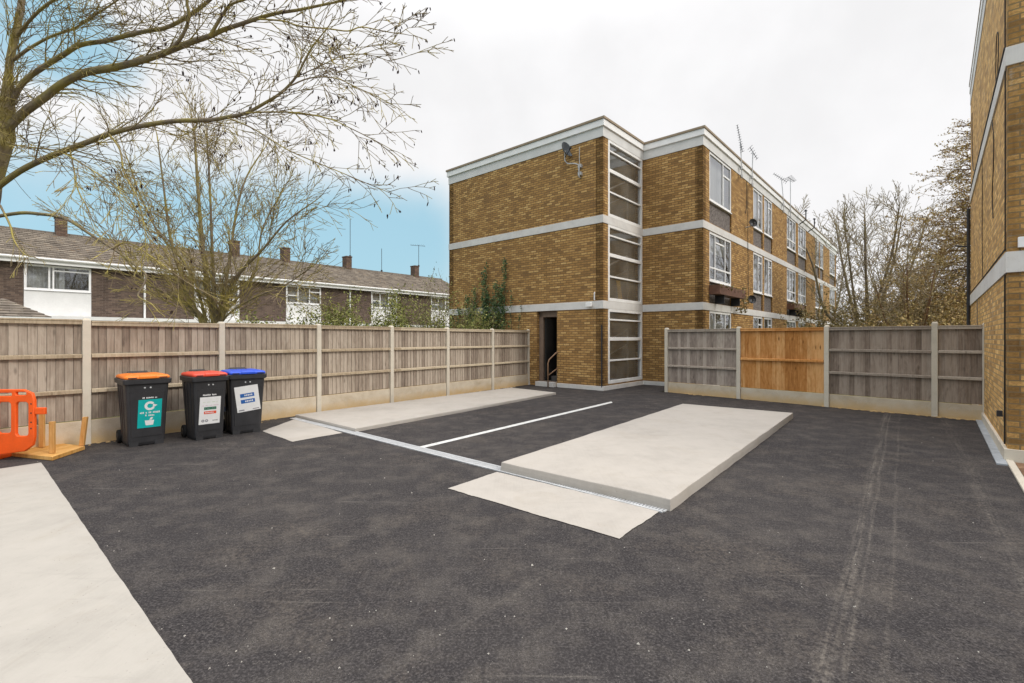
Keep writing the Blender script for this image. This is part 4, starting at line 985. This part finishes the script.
for _ in range(150):
    f = T.r.uniform(.42, .8); p = tp[int(f*(len(tp)-1))]; a = T.r.uniform(-1.2, 1.4)
    T.grow(p+Vector((0, T.r.uniform(-.12, .12), T.r.uniform(-.1, .1))), Vector((math.cos(a)*.8, T.r.uniform(-.8, .4), math.sin(a)*.9+.25)), T.r.uniform(.35, .95), .008, T.r.choice((0, 0, 1)), tw)
T.limb(path([(2, 135), (22, 114), (45, 97), (62, 84), (84, 73), (105, 69), (125, 65), (150, 58), (172, 50), (192, 42), (210, 36), (223, 30), (238, 25), (259, 18), (278, 13), (298, 10), (322, 5), (345, 0), (372, -8)], 8.6, 7.6), 0.078, .012, 3, tw, 6.7, 0.90)
T.limb(path([(2, 120), (22, 84), (45, 66), (63, 55), (80, 45), (105, 41), (125, 36), (147, 31), (165, 28), (182, 20), (200, 8), (215, -6), (230, -30)], 8.6, 8.0), 0.046, .025, 3, tw, 6.7, 1.29)
T.limb(path([(165, 54), (178, 42), (186, 28), (189, 14), (187, 0), (192, -30), (205, -60)], 8.05, 7.7), 0.027, .02, 3, tw, 6.7, 1.22)
T.limb(path([(210, 36), (223, 14), (232, 4), (250, -2), (275, -12)], 7.9, 7.6), 0.027, .012, 3, tw, 7.0, 1.22)
T.limb(path([(259, 19), (283, 21), (300, 26), (330, 29), (348, 31), (361, 27), (378, 30), (394, 33), (404, 34)], 7.8, 7.4), 0.014, .006, 3, tw, 7.0, 0.66)
T.limb(path([(-6, 190), (20, 171), (51, 156), (88, 142), (109, 134), (141, 126), (176, 121), (210, 120), (228, 117), (246, 113), (265, 103), (282, 92), (296, 77), (305, 60), (312, 47)], 8.6, 7.5), 0.054, .014, 3, tw, 6.7, 1.22)
T.limb(path([(246, 113), (270, 112), (300, 113), (330, 119), (350, 128), (376, 141), (392, 150)], 7.85, 7.5), 0.015, .006, 3, tw, 7.6, 0.66)
T.limb(path([(228, 118), (250, 127), (270, 139), (290, 151), (318, 163), (340, 172), (366, 183), (388, 192)], 7.9, 7.5), 0.016, .006, 3, tw, 6.7, 0.57)
T.limb(path([(290, 86), (310, 78), (335, 78), (358, 88), (380, 98), (398, 108)], 7.6, 7.3), 0.012, .006, 3, tw, 8.0, 0.66)
T.limb(path([(296, 77), (320, 66), (345, 55), (370, 55), (392, 62)], 7.55, 7.3), 0.010, .006, 3, tw, 8.0, 0.66)
T.limb(path([(-12, 218), (20, 213), (40, 214), (55, 216), (70, 221), (90, 234), (112, 248), (125, 257), (136, 266), (146, 275), (143, 286), (138, 296), (150, 303)], 8.6, 7.3), 0.032, .012, 3, tw, 3.2, 0.55, start=.35)
T.limb(path([(113, 249), (123, 243), (136, 246), (158, 262), (185, 281), (210, 295)], 7.6, 7.3), 0.016, .008, 2, tw, 5.6, 0.82)
T.limb(path([(0, 205), (10, 225), (14, 240), (24, 254), (34, 257)], 8.3, 7.8), 0.016, .01, 2, tw, 4.4, 0.55)
T.limb(path([(70, 150), (74, 170), (78, 190), (86, 205), (90, 215)], 8.3, 7.9), 0.012, .008, 3, tw, 4.8, 0.67)
T.limb(path([(109, 134), (120, 150), (124, 172), (136, 195), (142, 215)], 8.2, 7.9), 0.016, .008, 3, tw, 5.3, 0.82)
T.limb(path([(11, 62), (30, 48), (52, 36), (75, 28), (100, 12), (125, -5)], 8.65, 8.3), 0.027, .012, 3, tw, 6.7, 1.22)
T.limb(path([(14, 40), (40, 10), (80, -15), (140, -40)], 8.7, 7.9), 0.027, .02, 3, tw, 7.0, 1.48)
T.limb(path([(2, 140), (20, 146), (60, 152), (95, 172), (120, 190)], 8.6, 7.2), 0.016, .01, 3, tw, 6.7, 1.09)
T.limb(path([(0, 150), (-40, 110), (-90, 80), (-150, 60)], 8.6, 8.0), 0.048, .02, 3, tw, 3.2, 1.37)
tA = T.finish('alder_tree', 'big mossy bare tree with long limbs overhanging from the left edge', base, (M['bark_moss'], M['bark_twig']))
ck = MB(); q = random.Random(5)
for p, d in T.tips:
    if q.random() > (.17 if p.x > -4.9 else .05) or p.x < -6.4: continue
    for _ in range(q.choice((1, 1, 2, 3))):
        c = p-base+Vector((q.gauss(0, .02), q.gauss(0, .02), 0)); L = q.uniform(.035, .075); e = Vector((q.gauss(0, .25), q.gauss(0, .25), -1)).normalized()*L
        ck.tube([c, c+e*.3, c+e*.75, c+e], [.002, .0095, .0085, .002], 5, False)
ck.build('cones', M['catkin'], tA, kind='stuff')

mt = dict(seg=.14, wob=.085, up=.01, dens=[5.2, 4.8, 4.4], ang=(18, 50), len=(.46, .78), bare=.06)
T = Tree(11, .0078); D = 12.4; base = at(210, 338, D); base.z = 0
o1 = at(208, 335, D)
def pth(q, dz=0): return [base+Vector((0, 0, .0)), base+Vector((0, 0, .9))]+[at(x, y, D+dz*i/len(q)) for i, (x, y) in enumerate(q)]
for q_, r0_, dz in (([(203, 322), (194, 308), (186, 292), (178, 265), (170, 236), (164, 190), (158, 142)], .085, -.5), ([(214, 322), (208, 290), (203, 248), (198, 190), (195, 142), (192, 118)], .10, .4), ([(216, 322), (214, 290), (212, 245), (210, 190), (207, 138)], .075, -1.0),
                    ([(222, 318), (231, 286), (244, 268), (264, 248), (286, 222), (312, 203)], .075, -.6), ([(218, 318), (228, 270), (236, 214), (246, 178), (262, 152)], .06, .8), ([(220, 320), (236, 300), (256, 270), (262, 230), (280, 195)], .05, .9),
                    ([(200, 320), (180, 300), (150, 285), (128, 262), (112, 240)], .05, -.5), ([(205, 318), (190, 270), (160, 235), (140, 195), (128, 160)], .05, .6), ([(222, 322), (250, 300), (285, 285), (310, 268)], .035, -.4)):
    T.limb(pth(q_, dz), r0_, .014, 3, mt, 5.6, 1.55, start=.24)
T.finish('tree', 'many stemmed bare tree standing just behind the fence above the bins', base, (M['bark_moss'], M['bark_twig']))

# trees beyond the right fence
def spread_tree(name, label, base, H, seed, nst, mats, spread=.35, P=None, dens=3.2, L=1.5, rmin=.008, r0_=.11, group=None, lvl=2):
    T = Tree(seed, rmin); q = T.r
    for k in range(nst):
        a = 2*math.pi*(k+q.uniform(-.3, .3))/nst; s = spread*q.uniform(.4, 1.2); h = H*q.uniform(.72, 1.0); d = Vector((math.cos(a), math.sin(a), 0))
        pts = [base.copy(), base+Vector((0, 0, H*.14))+d*s*H*.04, base+Vector((0, 0, h*.36))+d*s*h*.42+Vector((q.gauss(0, .15), q.gauss(0, .15), 0)), base+Vector((0, 0, h*.7))+d*s*h*.68, base+Vector((0, 0, h))+d*s*h*.9]
        T.limb(pts, r0_*q.uniform(.7, 1.1), .02, lvl, P, dens, L, start=.25)
    return T, T.finish(name, label, base, mats, group=group)
rp_ = dict(seg=.26, wob=.10, up=.02, dens=[3.6, 3.4, 3.0], ang=(22, 52), len=(.42, .7), bare=.12)
GR = 'trees beyond the right fence'
def gb(px, d): v = at(px, 338, d); v.z = 0; return v
spread_tree('tree', 'bare forked tree rising above the dark panel of the right fence', gb(868, 26), 8.7, 21, 8, (M['bark_grey'], M['bark_far']), .42, rp_, 3.6, 1.9, .012, .15, GR, 3)
spread_tree('tree', 'pale bare tree seen just past the far end of the flats', gb(822, 48), 13.2, 22, 6, (M['bark_far'], M['bark_far']), .3, dict(rp_, seg=.45, dens=[1.7, 1.7, 1.5]), 2.6, 3.6, .026, .2, GR, 3)
spread_tree('tree', 'pale bare tree farther back between the forked and the budding tree', gb(905, 46), 10.5, 25, 6, (M['bark_far'], M['bark_far']), .34, dict(rp_, seg=.45, dens=[1.7, 1.7, 1.5]), 2.6, 3.6, .024, .18, GR, 3)
lp = dict(seg=.18, wob=.11, up=-.025, dens=[5.5, 4.5], ang=(25, 60), len=(.3, .5), bare=.1)
T = Tree(23, .0085); q = T.r; base = gb(984, 19)
for k in range(1):
    T.add([base+Vector((.12*k, 0, -.02)), base+Vector((.15*k-.1, .1*k, 3)), base+Vector((.3*k-.3, .2*k, 6.5)), base+Vector((.35*k-.4, .2*k, 10.5))], [.10, .08, .05, .02])
z = 1.5
while z < 10.2:
    a = q.uniform(0, 6.283); L = max(.8, (6.0-.5*z)/1.25)*q.uniform(.6, 1.05); d = Vector((math.cos(a), math.sin(a), q.uniform(.0, .28)))
    T.grow(base+Vector((q.uniform(-.3, .3), q.uniform(-.1, .3), z)), d, L, .024, 2, lp); z += .028
bt = T.finish('budding_tree', 'tall layered olive brown tree against the right hand brick block', base, (M['bark_red'], M['bark_rust']), group=GR)
lf = MB(); q = rnd; bse = bt.location
for p in T.nodes:
    if q.random() < .9: leaf_quad(lf, p-bse+Vector((q.gauss(0, .07), q.gauss(0, .07), q.gauss(0, .03))), q.uniform(.024, .055))
lf.build('buds', M['leaf_bud'], bt, kind='stuff')
T, bt = spread_tree('budding_tree', 'lower olive budding tree whose reddish stem shows above the right fence', gb(908, 17), 4.2, 29, 5, (M['bark_red'], M['bark_far']), .4, dict(rp_, seg=.2, up=-.01, dens=[4.5, 4.0, 3.0], ang=(40, 80)), 7.0, 1.6, .009, .06, GR, 3)
lf = MB(); bse = bt.location
for p in T.nodes:
    if q.random() < .35: leaf_quad(lf, p-bse+Vector((q.gauss(0, .06), q.gauss(0, .06), q.gauss(0, .05))), q.uniform(.02, .042))
lf.build('buds', M['leaf_bud'], bt, kind='stuff')
# low twiggy bushes
def bush(name, label, base, H, W, seed, leafm, nl, ls, group=None, mats=None, nst=22, dirx=Vector((1, 0, 0))):
    T = Tree(seed, .006); q = T.r
    for k in range(nst):
        a = q.uniform(0, 6.28); d = dirx*(math.cos(a)*W)+Vector((-dirx.y, dirx.x, 0))*(abs(math.sin(a))*W*.5)+Vector((0, 0, H*q.uniform(.7, 1))); T.grow(base+dirx*(math.cos(a)*W*.5)+Vector((0, 0, -.02)), d.normalized(), d.length, .022, 2, dict(seg=.16, wob=.13, up=.06, dens=[6, 5], ang=(22, 50), len=(.2, .34)))
    t = T.finish(name, label, base, mats or (M['bark_grey'], M['bark_far']), group=group)
    lf = MB()
    T.nodes = [p for p in T.nodes if (p-L0).dot(FN) < -.2 or (p-L0).dot(FN) > 3]
    if T.nodes:
        for _ in range(nl):
            p = q.choice(T.nodes); leaf_quad(lf, p-base+Vector((q.gauss(0, .09), q.gauss(0, .06), q.gauss(0, .09))), ls*q.uniform(.6, 1.3))
    lf.build('leaves', M[leafm], t, kind='stuff'); return t
GBU = 'bushes behind the right fence'
for px, d, H, W, nl, lm, lb in ((850, 19, 3.3, 1.1, 5200, 'leaf_bush', 'tangled olive bush behind the right fence nearest the flats'), (886, 18, 2.9, 1.1, 3600, 'leaf_bush', 'tangled brown bush in the middle behind the right fence'), (925, 16, 2.8, 1.1, 4200, 'leaf_bud', 'olive bush low behind the right fence under the budding tree'), (960, 14, 2.5, .7, 1600, 'leaf_bud', 'small sparse bush behind the right fence beside the brick block')):
    bush('bush', lb, gb(px, d), H*.74, W*1.1, int(px), lm, int(nl*1.5), .045, GBU)
GH = 'shrubs behind the left fence'
fpt = lambda s, o: L0+FD*s-FN*o
for s, o, H, W, nl, lb in ((4.7, 1.6, 1.7, 1.1, 6500, 'lowest yellow green shrub, just showing over the fence nearest the bare tree'), (6.3, 1.7, 1.9, 1.35, 13000, 'yellow green shrub just topping the fence left of the broader shrub'), (8.0, 1.8, 1.95, 1.35, 14000, 'broad yellow green shrub topping the fence below the terrace windows'), (9.4, 2.1, 2.7, .8, 3600, 'tall sparse yellow green sapling behind the fence in front of the end house'), (10.3, 1.3, 2.0, .7, 5200, 'yellow green shrub at the corner of the flats behind the fence')):
    bush('shrub', lb, fpt(s, o), H, W, int(s*10), 'leaf_hedge', nl, .034, GH, dirx=FD)
# ivy climbing the end wall
iv = thing('ivy', 'dark green ivy climbing the end wall of the flats behind the fence', 'climbing plant', C0-BX*4.0-BY*.06, BROT)
lf = MB(); st = MB(); q = random.Random(77)
def wx(px): return on_line(px, C0, BX)+4.0
strands = [(486, 4.1, .12, 260), (492, 4.35, .10, 300), (480, 3.5, .16, 300), (508, 4.45, .10, 360), (504, 3.4, .16, 320), (516, 3.2, .06, 70), (470, 3.2, .16, 260), (497, 3.0, .25, 620), (488, 2.7, .3, 600), (462, 2.8, .18, 240), (478, 2.5, .3, 500), (523, 2.9, .05, 40), (500, 3.6, .22, 420), (474, 2.9, .22, 400), (455, 2.5, .2, 260), (488, 3.2, .2, 420)]
for px, top, wd, n in strands:
    x = wx(px); lean = q.uniform(-.1, .25)
    pts = [Vector((x-.2+lean*k/8+q.gauss(0, .03), -.0, .05+(top-.05)*k/8)) for k in range(9)]; st.tube(pts, [.012-.001*k for k in range(9)], 4, False)
    for _ in range(n):
        f = q.random()**.8; p = pts[min(7, int(f*8))].lerp(pts[min(8, int(f*8)+1)], f*8 % 1)
        leaf_quad(lf, p+Vector((q.gauss(0, wd*(1.1-.8*f)), -abs(q.gauss(0, .07)), q.gauss(0, .08))), q.uniform(.03, .06), (Vector((q.gauss(0, .5), -1, q.gauss(.2, .5)))).normalized())
st.build('stems', M['bark_grey'], iv); lf.build('leaves', M['leaf_ivy'], iv, kind='stuff')
# low house seen beyond the trees at the right
fh_ = thing('house', 'low pale house glimpsed beyond the trees at the far right', 'house', gb(985, 42), BROT)
MB().wall((-7, 0), (0, 0), 0, 3.4, holes=[(1, 2.6, 1.0, 2.6), (4, 5.6, 1.0, 2.6)]).wall((0, 0), (0, 6), 0, 3.4).wall((-7, 6), (-7, 0), 0, 3.4).wall((0, 6), (-7, 6), 0, 3.4).build('wall', M['cladding'], fh_)
MB().loft([[Vector((-7.3, -.3, 3.4)), Vector((.3, -.3, 3.4)), Vector((.3, 6.3, 3.4)), Vector((-7.3, 6.3, 3.4))], [Vector((-7.3, 2.9, 5.2)), Vector((.3, 2.9, 5.2)), Vector((.3, 3.1, 5.2)), Vector((-7.3, 3.1, 5.2))]]).build('roof', M['tiles'], fh_)
MB().box(-6, -4.4, .12, .15, 1, 2.6).box(-3, -1.4, .12, .15, 1, 2.6).build('window', M['dish'], fh_)
# far wood that closes the horizon
fwd = MB(); q = random.Random(9)
for i in range(9000):
    a = q.uniform(-75, 75); d = q.uniform(95, 130); z = abs(q.gauss(0, 2.6))*(1+.4*mnoise.noise(Vector((a*.2, 0, 0)))); p = Vector((math.sin(R(a))*d, math.cos(R(a))*d, z)); leaf_quad(fwd, p, q.uniform(.3, .8))
fwd.build('far_wood', M['leaf_bush'], kind='stuff')

# ------------------------------------------------------------------ sky, sun, camera
sc = bpy.context.scene
w = bpy.data.worlds.new('World'); sc.world = w; w.use_nodes = True; nt = w.node_tree; nt.nodes.clear()
SUN = Vector((.80, -.42, .72)).normalized(); EL = math.asin(SUN.z); AZ = math.atan2(SUN.x, SUN.y)
N = nt.nodes.new; Lk = nt.links.new
outw = N('ShaderNodeOutputWorld'); bg = N('ShaderNodeBackground'); bg.inputs['Strength'].default_value = .1; Lk(bg.outputs[0], outw.inputs[0])
sky = N('ShaderNodeTexSky'); sky.sky_type = 'NISHITA'; sky.sun_disc = False; sky.sun_elevation = EL; sky.sun_rotation = AZ; sky.air_density = 1.2; sky.ozone_density = 2.5
tc = N('ShaderNodeTexCoord'); sp = N('ShaderNodeSeparateXYZ'); Lk(tc.outputs['Generated'], sp.inputs[0])
def mth(op, a, b=0., cl=False):
    m = N('ShaderNodeMath'); m.operation = op; m.use_clamp = cl
    for s_, v in zip(m.inputs, (a, b)):
        if hasattr(v, 'is_output'): Lk(v, s_)
        else: s_.default_value = v
    return m.outputs[0]
def rmp(f, a, b, c0=0., c1=1.):
    m = N('ShaderNodeMapRange'); m.interpolation_type = 'SMOOTHSTEP'; Lk(f, m.inputs[0])
    for i_, v in enumerate((a, b, c0, c1)): m.inputs[i_+1].default_value = v
    return m.outputs[0]
nz = N('ShaderNodeTexNoise'); nz.inputs['Scale'].default_value = 2.6; nz.inputs['Detail'].default_value = 6; nz.inputs['Roughness'].default_value = .52; Lk(tc.outputs['Generated'], nz.inputs['Vector'])
nz2 = N('ShaderNodeTexNoise'); nz2.inputs['Scale'].default_value = 5.5; nz2.inputs['Detail'].default_value = 7; Lk(tc.outputs['Generated'], nz2.inputs['Vector'])
# a gap in the overcast low in the west (to the left): bluest near the horizon and around one higher hole
side = rmp(sp.outputs[0], .02, -.15)
low = rmp(sp.outputs[2], .40, .20)
gap = mth('MULTIPLY', side, low)
hx_ = mth('ADD', sp.outputs[0], .66); hz_ = mth('SUBTRACT', sp.outputs[2], .42)
hole = rmp(mth('ADD', mth('MULTIPLY', hx_, hx_), mth('MULTIPLY', mth('MULTIPLY', hz_, hz_), 2.0)), .022, .002)
gap = mth('MAXIMUM', gap, hole)
gap = mth('ADD', gap, mth('MULTIPLY', mth('SUBTRACT', nz.outputs['Fac'], .5), 1.1), True)
gap = mth('MULTIPLY', rmp(gap, .25, 1.05), mth('MAXIMUM', side, hole), True)
cm = N('ShaderNodeMix'); cm.data_type = 'RGBA'
hs = N('ShaderNodeMix'); hs.data_type = 'RGBA'; hs.inputs[0].default_value = .8; Lk(sky.outputs[0], hs.inputs[6]); hs.inputs[7].default_value = (4.0, 6.7, 8.0, 1)
cl = N('ShaderNodeMix'); cl.data_type = 'RGBA'
zen = rmp(sp.outputs[2], .50, 1.0, 8.8, 26.0)
tex = mth('MULTIPLY', zen, rmp(nz2.outputs['Fac'], .3, .72, .95, 1.04))
cc = N('ShaderNodeCombineColor'); Lk(mth('MULTIPLY', tex, 1.0), cc.inputs[0]); Lk(mth('MULTIPLY', tex, .995), cc.inputs[1]); Lk(mth('MULTIPLY', tex, 1.005), cc.inputs[2])
Lk(gap, cm.inputs[0]); Lk(cc.outputs[0], cm.inputs[6]); Lk(hs.outputs[2], cm.inputs[7]); Lk(cm.outputs[2], bg.inputs['Color'])
sd = bpy.data.lights.new('sun', 'SUN'); sd.energy = 1.5; sd.angle = R(14); sd.color = (1, .95, .87)
so = bpy.data.objects.new('sun', sd); col.objects.link(so); so.rotation_euler = SUN.to_track_quat('Z', 'Y').to_euler(); so.location = SUN*40
cd = bpy.data.cameras.new('camera'); cd.sensor_width = 36; cd.lens = F/1024*36; cd.shift_y = -(341.5-HY)/1024; cd.clip_end = 1500; cd.clip_start = .05
co = bpy.data.objects.new('camera', cd); col.objects.link(co); co.location = (0, 0, CH); co.rotation_euler = (R(90), 0, 0); sc.camera = co
sc.render.engine = 'CYCLES'; sc.cycles.use_denoising = True; sc.cycles.max_bounces = 8; sc.cycles.transparent_max_bounces = 8; sc.cycles.caustics_reflective = False
vs = sc.view_settings; vs.view_transform = 'Standard'; vs.look = 'None'; vs.gamma = 1; vs.use_curve_mapping = False; vs.exposure = .1
